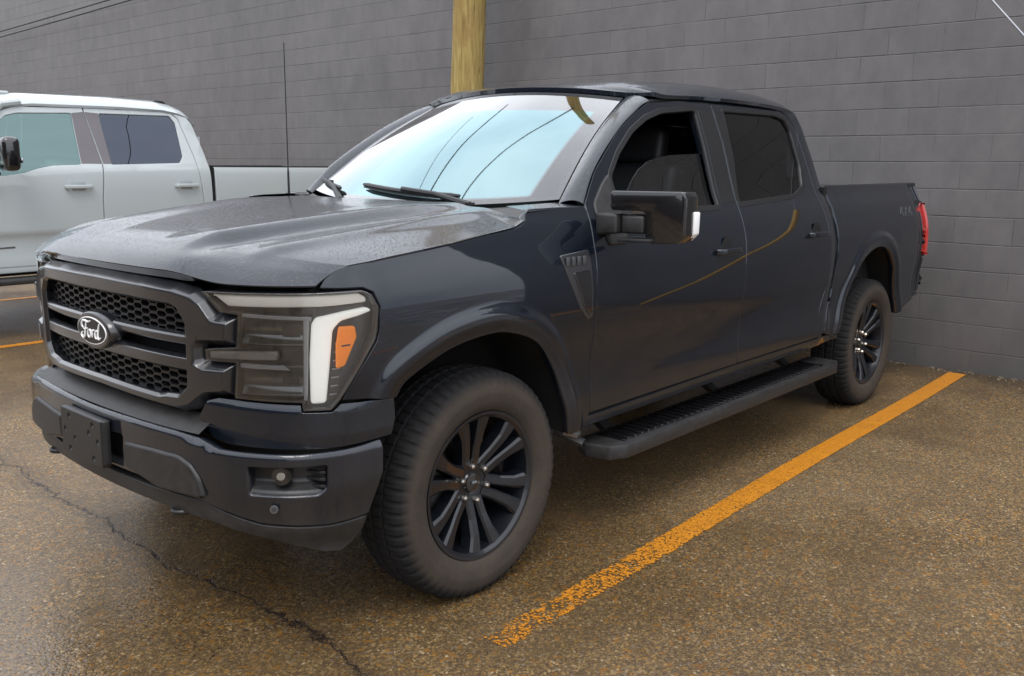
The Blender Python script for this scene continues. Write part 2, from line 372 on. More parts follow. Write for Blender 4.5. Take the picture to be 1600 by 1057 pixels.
# ---------------------------------------------------------------- mesh helpers
def link(name, me, mat, parent=None):
    o = bpy.data.objects.new(name, me); COL.objects.link(o)
    for m in (mat if isinstance(mat, (list, tuple)) else [mat]): me.materials.append(m)
    if parent is not None:
        o.parent = parent
        if parent.type == 'EMPTY': o.matrix_parent_inverse = Matrix.Translation(-parent.location)
    return o
def tag(o, label=None, cat=None, group=None, kind=None):
    if label: o['label'] = label
    if cat: o['category'] = cat
    if group: o['group'] = group
    if kind: o['kind'] = kind
    return o
def empty(name, loc, label, cat, group=None):
    o = bpy.data.objects.new(name, None); COL.objects.link(o); o.location = loc; o.empty_display_size = .3
    return tag(o, label, cat, group)
def from_arrays(V, F, N=None, smooth=True, uv=None):
    me = bpy.data.meshes.new('m'); me.from_pydata([tuple(v) for v in V], [], [tuple(f) for f in F])
    me.validate(clean_customdata=False); me.update()
    if smooth: me.polygons.foreach_set('use_smooth', [True]*len(me.polygons))
    if uv is not None:
        l = me.uv_layers.new(name='UVMap')
        for lp in me.loops: l.data[lp.index].uv = uv[lp.vertex_index]
    if N is not None: me.normals_split_custom_set_from_vertices([tuple(n) for n in N])
    return me

class MB:
    """collects simple solids into one mesh"""
    def __init__(s): s.bm = bmesh.new()
    def box(s, c, size, rot=None, bev=0.0, seg=2):
        r = bmesh.ops.create_cube(s.bm, size=1); vs = r['verts']
        m = Matrix.Translation(c) @ (rot.to_4x4() if rot is not None else Matrix()) @ Matrix.Diagonal((*size, 1))
        bmesh.ops.transform(s.bm, matrix=m, verts=vs)
        if bev:
            es = list({e for v in vs for e in v.link_edges})
            bmesh.ops.bevel(s.bm, geom=es, offset=bev, segments=seg, profile=.5, affect='EDGES')
        return s
    def prism(s, pts, axis, a, b, bev=0.0, seg=2):
        """pts 2-D polygon in the two other axes (in xyz order), extruded along axis from a to b"""
        def P(p, t):
            if axis == 0: return (t, p[0], p[1])
            if axis == 1: return (p[0], t, p[1])
            return (p[0], p[1], t)
        va = [s.bm.verts.new(P(p, a)) for p in pts]; vb = [s.bm.verts.new(P(p, b)) for p in pts]
        fs = [s.bm.faces.new(va), s.bm.faces.new(vb[::-1])]
        n = len(pts)
        for i in range(n): fs.append(s.bm.faces.new((va[i], vb[i], vb[(i+1) % n], va[(i+1) % n])))
        bmesh.ops.recalc_face_normals(s.bm, faces=fs)
        if bev:
            es = list({e for v in va+vb for e in v.link_edges})
            bmesh.ops.bevel(s.bm, geom=es, offset=bev, segments=seg, profile=.5, affect='EDGES', clamp_overlap=True)
        return s
    def tube(s, path, rad, n=10, caps=True):
        path = [Vector(p) for p in path]; rings = []
        rads = rad if isinstance(rad, (list, tuple)) else [rad]*len(path)
        ref = None
        for i, p in enumerate(path):
            t = (path[min(i+1, len(path)-1)]-path[max(i-1, 0)]).normalized()
            if ref is None: ref = t.orthogonal().normalized()
            ref = (ref-t*ref.dot(t)).normalized(); b = t.cross(ref)
            rings.append([s.bm.verts.new(p+(ref*math.cos(k*2*math.pi/n)+b*math.sin(k*2*math.pi/n))*rads[i]) for k in range(n)])
        for a, b in zip(rings, rings[1:]):
            for k in range(n): s.bm.faces.new((a[k], a[(k+1) % n], b[(k+1) % n], b[k]))
        if caps: s.bm.faces.new(rings[0][::-1]); s.bm.faces.new(rings[-1])
        return s
    def lathe(s, prof, n, center=(0, 0, 0), axis='y', closed=False):
        """prof: (offset along axis, radius)"""
        rings = []
        for (h, r) in prof:
            ring = []
            for k in range(n):
                a = k*2*math.pi/n
                p = (r*math.cos(a), h, r*math.sin(a)) if axis == 'y' else ((h, r*math.cos(a), r*math.sin(a)) if axis == 'x' else (r*math.cos(a), r*math.sin(a), h))
                ring.append(s.bm.verts.new(Vector(center)+Vector(p)))
            rings.append(ring)
        rr = list(zip(rings, rings[1:]))
        if closed: rr.append((rings[-1], rings[0]))
        for a, b in rr:
            for k in range(n): s.bm.faces.new((a[k], a[(k+1) % n], b[(k+1) % n], b[k]))
        return s
    def hexa(s, P8):
        v = [s.bm.verts.new(p) for p in P8]
        for q in ((0, 1, 2, 3), (7, 6, 5, 4), (0, 4, 5, 1), (1, 5, 6, 2), (2, 6, 7, 3), (3, 7, 4, 0)): s.bm.faces.new([v[i] for i in q])
        return s
    def build(s, name, mat, parent=None, smooth=True, angle=35, loc=None):
        bmesh.ops.recalc_face_normals(s.bm, faces=s.bm.faces)
        me = bpy.data.meshes.new(name); s.bm.to_mesh(me); s.bm.free()
        if smooth:
            me.polygons.foreach_set('use_smooth', [True]*len(me.polygons))
            me.set_sharp_from_angle(angle=R(angle))
        o = link(name, me, mat, parent)
        return o

def catmull(pts, m=8, closed=False):
    p = [np.array(q, float) for q in pts]; n = len(p); out = []
    rng = range(n) if closed else range(n-1)
    for i in rng:
        if closed: a, b, c, d = p[(i-1) % n], p[i], p[(i+1) % n], p[(i+2) % n]
        else: a, b, c, d = p[max(i-1, 0)], p[i], p[i+1], p[min(i+2, n-1)]
        for k in range(m):
            t = k/m
            out.append(.5*(2*b+(-a+c)*t+(2*a-5*b+4*c-d)*t*t+(-a+3*b-3*c+d)*t**3))
    if not closed: out.append(p[-1])
    return np.array(out)
def round_poly(pts, rad, seg=4):
    """rounds the corners of a closed polygon; rad scalar or list"""
    n = len(pts); out = []
    for i in range(n):
        r = rad[i] if isinstance(rad, (list, tuple)) else rad
        p0, p, p1 = (np.array(pts[(i+k) % n], float) for k in (-1, 0, 1))
        a, b = p0-p, p1-p; la, lb = np.linalg.norm(a), np.linalg.norm(b)
        q = min(r, la*.45, lb*.45)
        if q < 1e-4: out.append(p); continue
        A, B = p+a/la*q, p+b/lb*q
        for k in range(seg+1):
            t = k/seg; out.append((1-t)**2*A+2*t*(1-t)*p+t*t*B)
    return np.array(out)
def resample(poly, step):
    out = []; n = len(poly)
    for i in range(n):
        a, b = poly[i], poly[(i+1) % n]; d = np.linalg.norm(b-a)
        if d < 1e-5: continue
        k = max(1, int(math.ceil(d/step)))
        for j in range(k): out.append(a+(b-a)*j/k)
    return np.array(out)
def area(p): x, y = p[:, 0], p[:, 1]; return .5*np.sum(x*np.roll(y, -1)-np.roll(x, -1)*y)
def inset(p, d):
    """moves a CCW polygon's outline inwards by d"""
    a = p-np.roll(p, 1, 0); b = np.roll(p, -1, 0)-p
    a /= np.linalg.norm(a, axis=1)[:, None]+1e-12; b /= np.linalg.norm(b, axis=1)[:, None]+1e-12
    na = np.stack([-a[:, 1], a[:, 0]], 1); nb = np.stack([-b[:, 1], b[:, 0]], 1)
    n = na+nb; n /= np.linalg.norm(n, axis=1)[:, None]+1e-12
    c = np.clip((n*na).sum(1), .5, 1)[:, None]
    return p+n*d/c
def inside(P, poly):
    x, y = P[:, 0], P[:, 1]; res = np.zeros(len(P), bool); n = len(poly)
    for i in range(n):
        x0, y0 = poly[i]; x1, y1 = poly[(i+1) % n]
        c = ((y0 > y) != (y1 > y)) & (x < (x1-x0)*(y-y0)/(y1-y0+1e-15)+x0)
        res ^= c
    return res
def dist_poly(P, poly, closed=True):
    P = np.atleast_2d(P); n = len(poly); best = np.full(len(P), 1e9)
    for i in range(n if closed else n-1):
        a, b = poly[i], poly[(i+1) % n]; ab = b-a
        t = np.clip(((P-a)@ab)/(ab@ab+1e-15), 0, 1)
        best = np.minimum(best, np.linalg.norm(P-(a+t[:, None]*ab), axis=1))
    return best
def smooth(a, b, x):
    t = np.clip((x-a)/(b-a), 0, 1); return t*t*(3-2*t)

def panel(name, outline, fn, mat, parent, step=.03, thick=.02, bevel=.004, rad=0, holes=(), sign=1, mirror=False, corner=None, rings=None):
    """a sheet cut to `outline` (2-D), laid on the surface fn(u,v)->xyz arrays, with rounded edges turned back by `thick`"""
    o = np.array(outline, float)
    if rad: o = round_poly(o, rad)
    o = resample(o, step)
    if area(o) < 0: o = o[::-1]
    hs_ = []
    for h in holes:
        h = resample(round_poly(np.array(h, float), .02) if corner is None else round_poly(np.array(h, float), corner), step)
        if area(h) > 0: h = h[::-1]
        hs_.append(h)
    loops = [o]+hs_
    ins = [inset(l, bevel) for l in loops]
    lo, hi = o.min(0), o.max(0)
    gx = np.arange(lo[0]+step*.5, hi[0], step); gy = np.arange(lo[1]+step*.5, hi[1], step)
    G = np.array(np.meshgrid(gx, gy)).reshape(2, -1).T
    if len(G):
        k = inside(G, ins[0])
        for h in ins[1:]: k &= ~inside(G, h[::-1])
        G = G[k]
    if len(G):
        for l in ins: G = G[dist_poly(G, l) > step*.45]
    if rings is not None:      # rows of points that follow a crease, so highlights run clean along it
        pairs_, rs = rings; curves = [c for c, _ in pairs_]
        ext = []
        for c, dists in pairs_:
            c = np.array(c, float); q_ = resample(c, rs)[:-1] if np.linalg.norm(c[0]-c[-1]) > .2 and len(c) < 60 else resample(c, rs)
            tg = np.roll(q_, -1, 0)-np.roll(q_, 1, 0); tg /= np.linalg.norm(tg, axis=1)[:, None]+1e-12; nn = np.stack([-tg[:, 1], tg[:, 0]], 1)
            for d_ in dists:
                for sg_ in (1, -1):
                    e_ = q_+nn*d_*sg_; e_ = e_[np.abs(dist_poly(e_, c, np.linalg.norm(c[0]-c[-1]) < .2)-d_) < .0008]; ext.append(e_)
        ext = np.vstack(ext); k = inside(ext, ins[0])
        for h in ins[1:]: k &= ~inside(ext, h[::-1])
        ext = ext[k]
        for l in ins: ext = ext[dist_poly(ext, l) > rs*.30]
        if len(ext):       # thin out points closer than a third of a step
            keep = []; seen = set()
            for p_ in ext:
                key = (int(p_[0]/(rs*.28)), int(p_[1]/(rs*.28)))
                if key in seen: continue
                seen.add(key); keep.append(p_)
            ext = np.array(keep)
        for c, dists in pairs_:
            mxd = max(dists)+step*.5
            if len(G): G = G[dist_poly(G, np.array(c, float), np.linalg.norm(np.array(c[0])-np.array(c[-1])) < .2) > mxd]
        G = np.vstack([G, ext]) if len(G) else ext
    vin = []; edges = []
    for l in ins:
        b = len(vin); vin += [Vector(p) for p in l]; edges += [(b+i, b+(i+1) % len(l)) for i in range(len(l))]
    nb = len(vin); vin += [Vector(p) for p in G]
    res = delaunay_2d_cdt(vin, edges, [], 1, 1e-6)
    UV = np.array([tuple(v) for v in res[0]]); tris = [tuple(t) for t in res[2]]
    mapi = {}
    for i, l in enumerate(res[3]):
        for k in l: mapi[k] = i
    cen = np.array([UV[list(t)].mean(0) for t in tris]); tris = [t for t, q_ in zip(tris, inside(cen, ins[0])) if q_]
    if hs_:   # drop triangles whose centre lies in a hole
        cen = np.array([UV[list(t)].mean(0) for t in tris]); k = np.ones(len(tris), bool)
        for h in ins[1:]: k &= ~inside(cen, h[::-1])
        tris = [t for t, q_ in zip(tris, k) if q_]
    def nrm(uv, e=2e-3):
        du = fn(uv[:, 0]+e, uv[:, 1])-fn(uv[:, 0]-e, uv[:, 1]); dv = fn(uv[:, 0], uv[:, 1]+e)-fn(uv[:, 0], uv[:, 1]-e)
        n = np.cross(du, dv)*sign; return n/(np.linalg.norm(n, axis=1)[:, None]+1e-12)
    P = fn(UV[:, 0], UV[:, 1]); N = nrm(UV)
    V = [P]; NN = [N]; F = list(tris); base = len(P)
    b0 = 0
    for l in loops:
        n = len(l); e = nrm(l); p = fn(l[:, 0], l[:, 1])
        pin = fn(inset(l, .003)[:, 0], inset(l, .003)[:, 1])
        sd_ = p-pin; sd_ /= np.linalg.norm(sd_, axis=1)[:, None]+1e-12
        V += [p-e*bevel*.8, p-e*thick]; NN += [sd_*.85+e*.5, sd_]
        for i in range(n):
            j = (i+1) % n
            F.append((mapi[b0+i], mapi[b0+j], base+j, base+i)); F.append((base+i, base+j, base+n+j, base+n+i))
        base += 2*n; b0 += n
    V = np.vstack(V); NN = np.vstack(NN); NN /= np.linalg.norm(NN, axis=1)[:, None]+1e-12
    if mirror: V = V*[1, -1, 1]; NN = NN*[1, -1, 1]
    F2 = []
    for f_ in F:
        a, b, c = V[f_[0]], V[f_[1]], V[f_[2]]
        g = np.cross(b-a, c-b)
        m = NN[list(f_)].sum(0)
        F2.append(f_ if g@m >= 0 else f_[::-1])
    return link(name, from_arrays(V, F2, NN), mat, parent)

def grid(name, fn, us, vs, mat, parent, thick=0.0, flip=False, uv=False, mirror=False):
    U, W = np.meshgrid(us, vs, indexing='ij'); P = fn(U.ravel(), W.ravel()); e = 1e-3
    du = fn(U.ravel()+e, W.ravel())-fn(U.ravel()-e, W.ravel()); dv = fn(U.ravel(), W.ravel()+e)-fn(U.ravel(), W.ravel()-e)
    N = np.cross(du, dv); N /= np.linalg.norm(N, axis=1)[:, None]+1e-12
    if flip: N = -N
    nu, nv = len(us), len(vs); F = [(i*nv+j, (i+1)*nv+j, (i+1)*nv+j+1, i*nv+j+1) for i in range(nu-1) for j in range(nv-1)]
    V, NN = P, N
    if thick:
        V = np.vstack([P, P-N*thick]); NN = np.vstack([N, -N]); o = len(P)
        F += [tuple(x+o for x in q_) for q_ in F[:]]
        rim = [(i*nv) for i in range(nu)]+[(nu-1)*nv+j for j in range(1, nv)]+[i*nv+nv-1 for i in range(nu-2, -1, -1)]+[j for j in range(nv-2, 0, -1)]
        ring = [(a, rim[(k+1) % len(rim)]) for k, a in enumerate(rim)]
        b = len(V); V = np.vstack([V, P[rim], (P-N*thick)[rim]])
        cen = P.mean(0); sN = P[rim]-cen; sN /= np.linalg.norm(sN, axis=1)[:, None]
        NN = np.vstack([NN, sN, sN]); m = len(rim)
        F += [(b+k, b+(k+1) % m, b+m+(k+1) % m, b+m+k) for k in range(m)]
    if mirror: V = V*[1, -1, 1]; NN = NN*[1, -1, 1]
    F2 = []
    for f_ in F:
        g = np.cross(V[f_[1]]-V[f_[0]], V[f_[2]]-V[f_[1]])
        F2.append(f_ if g@NN[list(f_)].sum(0) >= 0 else f_[::-1])
    uvs = None
    if uv:
        uvs = [((a-us[0])/(us[-1]-us[0]), (b_-vs[0])/(vs[-1]-vs[0])) for a, b_ in zip(U.ravel(), W.ravel())]
        uvs = uvs+uvs+[(0, 0)]*(len(V)-2*len(uvs)) if thick else uvs
    return link(name, from_arrays(V, F2, NN, uv=uvs), mat, parent)
def mono(xs, ys):
    """smooth interpolation through points"""
    c = catmull(list(zip(xs, ys)), 12); o = np.argsort(c[:, 0]); X, Yv = c[o, 0], c[o, 1]
    return lambda x: np.interp(x, X, Yv)

# ================================================================= SETTING
def plane(name, x0, x1, y0, y1, z, mat, nx=1, ny=1):
    V = []; F = []; uv = []
    for i in range(nx+1):
        for j in range(ny+1):
            V.append((x0+(x1-x0)*i/nx, y0+(y1-y0)*j/ny, z)); uv.append((i/nx, j/ny))
    for i in range(nx):
        for j in range(ny): a = i*(ny+1)+j; F.append((a, a+ny+1, a+ny+2, a+1))
    return link(name, from_arrays(V, F, smooth=False, uv=uv), mat)
tag(plane('ground', -60, 160, -120, 120, 0, M['asphalt']), kind='structure')
def stripe(x0, x1, yA, yB, w, mat):
    V = []; uv = []; F = []; n = 60
    for i in range(n+1):
        t = i/n; x = x0+(x1-x0)*t; y = yA+(yB-yA)*t+.006*math.sin(9*t)
        V += [(x, y-w/2, .004), (x, y+w/2, .004)]; uv += [(t, 0), (t, 1)]
    for i in range(n): F.append((2*i, 2*i+2, 2*i+3, 2*i+1))
    return tag(link('parking_line', from_arrays(V, F, smooth=False, uv=uv), mat), kind='structure')
stripe(-5.08, .24, 1.16, 1.245, .125, M['line'])
stripe(-5.08, .3, -5.03, -5.11, .11, M['lineB'])
stripe(-5.08, .3, -7.85, -7.93, .11, M['lineB'])
stripe(-5.08, .3, 4.15, 4.2, .12, M['lineB'])

wm = MB(); wm.box((-5.34, -13.3, 2.35), (.30, 37.4, 5.1))
wall = wm.build('block_wall', M['wall'], smooth=False)
tag(wall, 'long grey painted concrete block wall behind both pickup trucks', 'wall')

# rubble and grit gathered at the foot of the wall
bmr = bmesh.new()
for i in range(420):
    y = random.uniform(-3.2, 3.2); x = -5.18+abs(random.gauss(0, .05)); s = random.choice([.004, .006, .008, .012]) if i > 20 else .018
    r_i = bmesh.ops.create_icosphere(bmr, subdivisions=1, radius=s)
    for v in r_i['verts']: v.co = Vector((v.co.x*random.uniform(.8, 1.4), v.co.y*random.uniform(.8, 1.6), v.co.z*.6))+Vector((x, y, s*.3))
for i in range(60):
    y = random.uniform(.2, 3.0); x = random.uniform(-5.1, -3.9); s = random.choice([.004, .006, .009])
    r_i = bmesh.ops.create_icosphere(bmr, subdivisions=1, radius=s)
    for v in r_i['verts']: v.co = v.co+Vector((x, y, s*.3))
me = bpy.data.meshes.new('rubble'); bmr.to_mesh(me); bmr.free()
tag(link('rubble', me, M['stone']), 'small pale stones and grit gathered along the foot of the wall', 'rubble', kind='stuff')

# utility pole, with its guy wire and cables
pb = Vector((-4.78, -3.86, 0)); tilt = Vector((0, .042, 1)).normalized()
pole = empty('utility_pole', pb, 'yellowish round wooden utility pole standing behind the dark truck', 'pole')
pm = MB(); rngp = random.Random(3)
pm.tube([pb+tilt*h+Vector((rngp.uniform(-.006, .006), rngp.uniform(-.006, .006), 0)) for h in np.linspace(-.1, 9.5, 40)], [.184-.005*h for h in np.linspace(-.1, 9.5, 40)], 32)
pm.build('shaft', M['wood'], pole)
def cable(name, pts, rad, mat, label, cat, sag=0.0, group=None):
    P = [Vector(p) for p in pts]; path = []
    n = 24
    for i in range(n+1):
        t = i/n; p = P[0].lerp(P[1], t); p.z -= sag*4*t*(1-t); path.append(p)
    m = MB(); m.tube(path, rad, 8)
    return tag(m.build(name, mat), label, cat, group)
cable('overhead_cable', ((-4.95, -30, 3.83), (-4.95, -3.7, 4.33)), .011, M['cable'], 'upper of the two thin dark cables crossing the top left of the wall', 'cable', .10, 'cables strung in front of the wall')
cable('overhead_cable', ((-4.95, -30, 3.72), (-4.95, -3.7, 4.24)), .011, M['cable'], 'lower of the two thin dark cables crossing the top left of the wall', 'cable', .10, 'cables strung in front of the wall')
cable('overhead_cable', ((-4.75, -3.45, 8.2), (26, -12.2, 8.9)), .022, M['cable'], 'thick dark cable leaving the top of the wooden pole over the dark truck', 'cable', .25)
cable('overhead_cable', ((-5.0, -5.95, 8.0), (26, -6.2, 8.3)), .026, M['cable'], 'dark overhead cable seen only as a reflection in the middle of the windshield', 'cable', .0)
cable('overhead_cable', ((-5.0, -7.25, 8.0), (26, -2.0, 8.3)), .011, M['cable'], 'thinnest overhead cable mirrored left of the others in the windshield', 'cable', .0)
gw = empty('guy_wire', (-4.9, 3.56, 0), 'pale guy wire slanting down across the top right corner of the wall', 'wire')
m = MB(); m.tube([(-4.9, -3.45, 7.95), (-4.9, 3.56, 0)], .0075, 8); m.build('strand', M['wire'], gw)
m = MB(); m.tube([(-4.9, 1.75, 2.05), (-4.9, 3.54, .02)], .026, 12); m.build('guard', M['guard'], gw)

# ================================================================= DARK PICKUP TRUCK (front axle at x=0, nose towards +X)
truck = empty('pickup_truck', (-1.85, 0, 0), 'dark blue-black crew cab pickup truck parked nose out beside the orange line', 'pickup truck')
def plan_curve(PL):
    pts = np.array([(p[0], -p[1]) for p in PL[:0:-1]]+[tuple(p) for p in PL])
    out = []
    for i in range(1, len(pts)-2):
        p0, p1, p2, p3 = pts[i-1:i+3]
        for t in np.linspace(0, 1, 20, endpoint=False):
            out.append(.5*((2*p1)+(-p0+p2)*t+(2*p0-5*p1+4*p2-p3)*t*t+(-p0+3*p1-3*p2+p3)*t**3))
    out = np.array(out); s = np.r_[0, np.cumsum(np.linalg.norm(np.diff(out, axis=0), axis=1))]
    s -= s[np.argmin(abs(out[:, 1])+(out[:, 0] < 0)*9)]
    T = np.gradient(out, s, axis=0)
    k = np.ones(9)/9
    T = np.stack([np.convolve(np.pad(T[:, i], 4, 'edge'), k, 'valid') for i in (0, 1)], 1)
    T /= np.linalg.norm(T, axis=1)[:, None]
    return s, out, np.stack([T[:, 1], -T[:, 0]], 1)
PA = plan_curve([(.888, -1.2e-9), (.886, .15), (.876, .35), (.853, .52), (.822, .66), (.785, .77), (.735, .86), (.67, .93), (.59, .975), (.48, 1.0), (.3, 1.01), (0, 1.01), (-.4, 1.01), (-.9, 1.01), (-1.5, 1.01)])
PB = plan_curve([(.955, 0), (.952, .15), (.94, .35), (.915, .55), (.88, .7), (.835, .80), (.77, .89), (.69, .95), (.6, .985), (.45, 1.0), (.3, 1.0), (0, 1.), (-.5, 1.)])
def fas(curve, d=0.0, tilt=None):
    S, O, N = curve
    def fn(s, z):
        px, py = np.interp(s, S, O[:, 0]), np.interp(s, S, O[:, 1]); nx, ny = np.interp(s, S, N[:, 0]), np.interp(s, S, N[:, 1])
        dd = d(s, z) if callable(d) else d
        return np.stack([px+nx*dd, py+ny*dd, z], 1)
    return fn
def s_of_x(x):
    S, O, N = PA; k = S > 0; return np.interp(-np.asarray(x, float), -O[k, 0], S[k])
def sym(h):
    """half outline (s>=0, first and last on the centre line) -> whole outline"""
    h = [tuple(p) for p in h]; return h+[(-a, b) for a, b in h[::-1] if a > 1e-6]

base_y = mono([.36, .45, .50, .56, .63, .72, .82, .92, 1.02, 1.12, 1.19, 1.26, 1.32, 1.37, 1.41, 1.48, 1.60, 1.72, 1.80, 1.85, 1.90],
              [.90, .945, .972, .986, .992, .988, .992, 1.006, 1.011, 1.006, .994, .972, .948, .922, .903, .876, .833, .788, .757, .738, .70])
arch_f = np.array([(.43, .80), (.42, .83), (.375, .880), (.21, .948), (.03, .973), (-.1, .962), (-.25, .902), (-.37, .77), (-.44, .62), (-.475, .50)])
arch_r = np.array([(-3.12, .56), (-3.16, .70), (-3.22, .82), (-3.34, .965), (-3.48, 1.03), (-3.65, 1.05), (-3.82, 1.005), (-3.97, .86), (-4.06, .68), (-4.11, .56)])
arch_f_s = catmull(arch_f, 5); arch_r_s = catmull(arch_r, 5)
def flare(x, z):
    P = np.stack([x, z], 1)
    df = dist_poly(P, arch_f_s, False); dr = dist_poly(P, arch_r_s, False)
    b = .018*(1-smooth(.062, .108, df))-.010*(1-smooth(0, .05, df))
    b2 = .018*(1-smooth(.062, .108, dr))-.010*(1-smooth(0, .05, dr))
    return np.maximum(b, b2)
rear_in = mono([-4.9, -4.74, -4.68, -4.6, -4.5, -4.35, -4.2, 1], [.16, .10, .072, .043, .02, 0, 0, 0])
def side_fn(off=0.0):
    def fn(x, z):
        y = base_y(z)+flare(x, z)-rear_in(x)-.008*smooth(-2.86, -2.97, x)*(x > -2.96)+off
        return np.stack([x, y, z], 1)
    return fn
def fender_fn(s, z):
    S, O, N = PA
    x = np.interp(s, S, O[:, 0]); y = np.interp(s, S, O[:, 1]); nx = np.interp(s, S, N[:, 0]); ny = np.interp(s, S, N[:, 1])
    d = base_y(z)-1.011+flare(x, z)
    return np.stack([x+nx*d, y+ny*d, z], 1)

for mir in (False, True):
    kw = dict(parent=truck, mirror=mir, sign=-1)
    # ---- fender
    F_out = [(s_of_x(x), z) for x, z in [(-.605, .535), (-.602, .80), (-.602, 1.08), (-.622, 1.25), (-.636, 1.33), (-.640, 1.388), (-.45, 1.390), (-.300, 1.388), (-.268, 1.372), (-.252, 1.346), (-.215, 1.330), (-.18, 1.322), (.0, 1.304), (.17, 1.285), (.45, 1.260), (.60, 1.243)]]
    F_out += [(1.022, 1.230), (1.005, 1.215), (.985, 1.184), (1.05, 1.181), (1.125, 1.180), (1.160, 1.165), (1.180, 1.12), (1.172, 1.044), (1.163, 1.015), (1.10, .925), (1.046, .840), (1.15, .833)]
    F_out += [(s_of_x(x), z) for x, z in arch_f_s[4:]]+[(s_of_x(-.50), .495), (s_of_x(-.60), .51)]
    arch_sz = np.stack([s_of_x(arch_f_s[:, 0]), arch_f_s[:, 1]], 1)
    fd = panel('fender', F_out, fender_fn, M['paint'], step=.018, thick=.03, bevel=.004, rings=([(arch_sz, [.008, .018, .030, .042, .052, .061, .070, .079, .088, .097, .107, .120])], .014), **{**kw, 'sign': 1})
    # vent badge behind the wheel arch
    vb = [(-.392, 1.214), (-.575, 1.226), (-.580, .965), (-.545, .955), (-.495, 1.005), (-.425, 1.13)]
    panel('fender_vent', vb, side_fn(.004), M['vent'], fd, step=.03, thick=.02, bevel=.004, rad=.01, mirror=mir, sign=-1)
    panel('vent_insert', [(-.455, 1.145), (-.560, 1.150), (-.566, .985), (-.545, .975), (-.515, 1.01)], side_fn(.009), M['gloss'], fd, step=.03, thick=.01, bevel=.003, rad=.008, mirror=mir, sign=-1)
    m = MB()
    for k in range(4):
        x = -.425-.034*k; y = float(side_fn(.009)(np.array([x]), np.array([1.187]))[0, 1])
        m.box((x, y*(-1 if mir else 1), 1.188), (.022, .006, .034), bev=.002)
    m.build('badge_relief', M['decal'], fd)
    # ---- doors
    D1 = [(-.607, .565), (-.604, .80), (-.604, 1.08), (-.624, 1.25), (-.640, 1.33), (-.648, 1.395), (-.775, 1.525), (-.995, 1.680), (-1.165, 1.768), (-1.315, 1.824), (-1.60, 1.850), (-1.888, 1.858), (-1.899, 1.66), (-1.869, 1.37), (-1.858, 1.23), (-1.834, 1.08), (-1.834, .572)]
    W1 = [(-.87, 1.352), (-.87, 1.505), (-.975, 1.602), (-1.12, 1.695), (-1.26, 1.755), (-1.41, 1.793), (-1.70, 1.818), (-1.728, 1.805), (-1.722, 1.64), (-1.694, 1.355)]
    D2 = [(-1.840, .572), (-1.840, 1.08), (-1.864, 1.23), (-1.875, 1.37), (-1.906, 1.66), (-1.895, 1.858), (-2.3, 1.864), (-2.62, 1.858), (-2.74, 1.83), (-2.800, 1.76), (-2.818, 1.60), (-2.832, 1.42), (-2.852, 1.3), (-2.862, 1.1), (-2.862, .85), (-2.812, .74), (-2.802, .572)]
    W2 = [(-2.0, 1.828), (-1.965, 1.58), (-1.893, 1.362), (-2.56, 1.392), (-2.695, 1.435), (-2.74, 1.55), (-2.742, 1.755), (-2.70, 1.812), (-2.58, 1.832)]
    d1 = panel('door', D1, side_fn(), M['paint'], step=.03, thick=.045, bevel=.0016, holes=[W1], **kw)
    d2 = panel('door', D2, side_fn(), M['paint'], step=.03, thick=.045, bevel=.0016, holes=[W2], **kw)
    for W, dd, nm in ((W1, d1, 'front'), (W2, d2, 'rear')):     # black trim ring in each window opening
        w = round_poly(np.array(W), .02)
        w = w if area(w) > 0 else w[::-1]
        panel('window_trim', inset(w, -.016), side_fn(.0025), M['trim'], dd, step=.05, thick=.02, bevel=.003, holes=[inset(w, .010)], mirror=mir, sign=-1, corner=.001)
    if not mir:   # driver's window stands half way down
        G1 = [(-.865, 1.345), (-.865, 1.355), (-1.005, 1.44), (-1.06, 1.485), (-1.13, 1.528), (-1.21, 1.560), (-1.30, 1.580), (-1.42, 1.594), (-1.72, 1.606), (-1.70, 1.345)]
    else: G1 = W1
    g1 = panel('window', G1, side_fn(-.028), M['glass'] if not mir else M['glass'], d1, step=.06, thick=.005, bevel=.0015, mirror=mir, sign=-1)
    if not mir: tag(g1, "driver's window pane lowered half way")
    g2 = panel('window', W2, side_fn(-.014), M['tint'], d2, step=.06, thick=.004, bevel=.001, mirror=mir, sign=-1)
    # black pillar covers between the two windows
    panel('pillar_cover', [(-1.745, 1.812), (-1.740, 1.64), (-1.715, 1.372), (-1.862, 1.376), (-1.893, 1.66), (-1.884, 1.818)], side_fn(.0018), M['trim'], d1, step=.05, thick=.006, bevel=.002, mirror=mir, sign=-1)
    panel('pillar_cover', [(-1.911, 1.66), (-1.882, 1.376), (-1.892, 1.378), (-1.955, 1.58), (-1.985, 1.822), (-1.903, 1.818)], side_fn(.0018), M['trim'], d2, step=.05, thick=.006, bevel=.002, mirror=mir, sign=-1)
    # sail panel that carries the mirror
    panel('mirror_sail', [(-.690, 1.36), (-.700, 1.40), (-.79, 1.475), (-.855, 1.515), (-.858, 1.30), (-.84, 1.235), (-.72, 1.235)], side_fn(.012), M['trimdust'], d1, step=.03, thick=.03, bevel=.006, rad=.015, mirror=mir, sign=-1)
    sg = -1 if mir else 1
    for dd, x0, x1, z in ((d1, -1.535, -1.765, 1.150), (d2, -2.565, -2.795, 1.176)):
        m = MB(); yh = float(base_y(z))
        # dish
        m.lathe([(0, .001), (.004, .045), (.001, .062)], 24, center=((x0*.45+x1*.55), (yh-.0065)*sg if sg > 0 else -(yh-.0065)-.004, z+.006), axis='y')
        m.build('handle_dish', M['void'], dd)
        m = MB()
        prof = [(x0, yh+.006), (x0-.015, yh+.030), (x0-.05, yh+.040), (x1+.05, yh+.040), (x1+.015, yh+.030), (x1, yh+.006), (x1+.02, yh+.014), (x1+.055, yh+.024), (x0-.055, yh+.024), (x0-.02, yh+.014)]
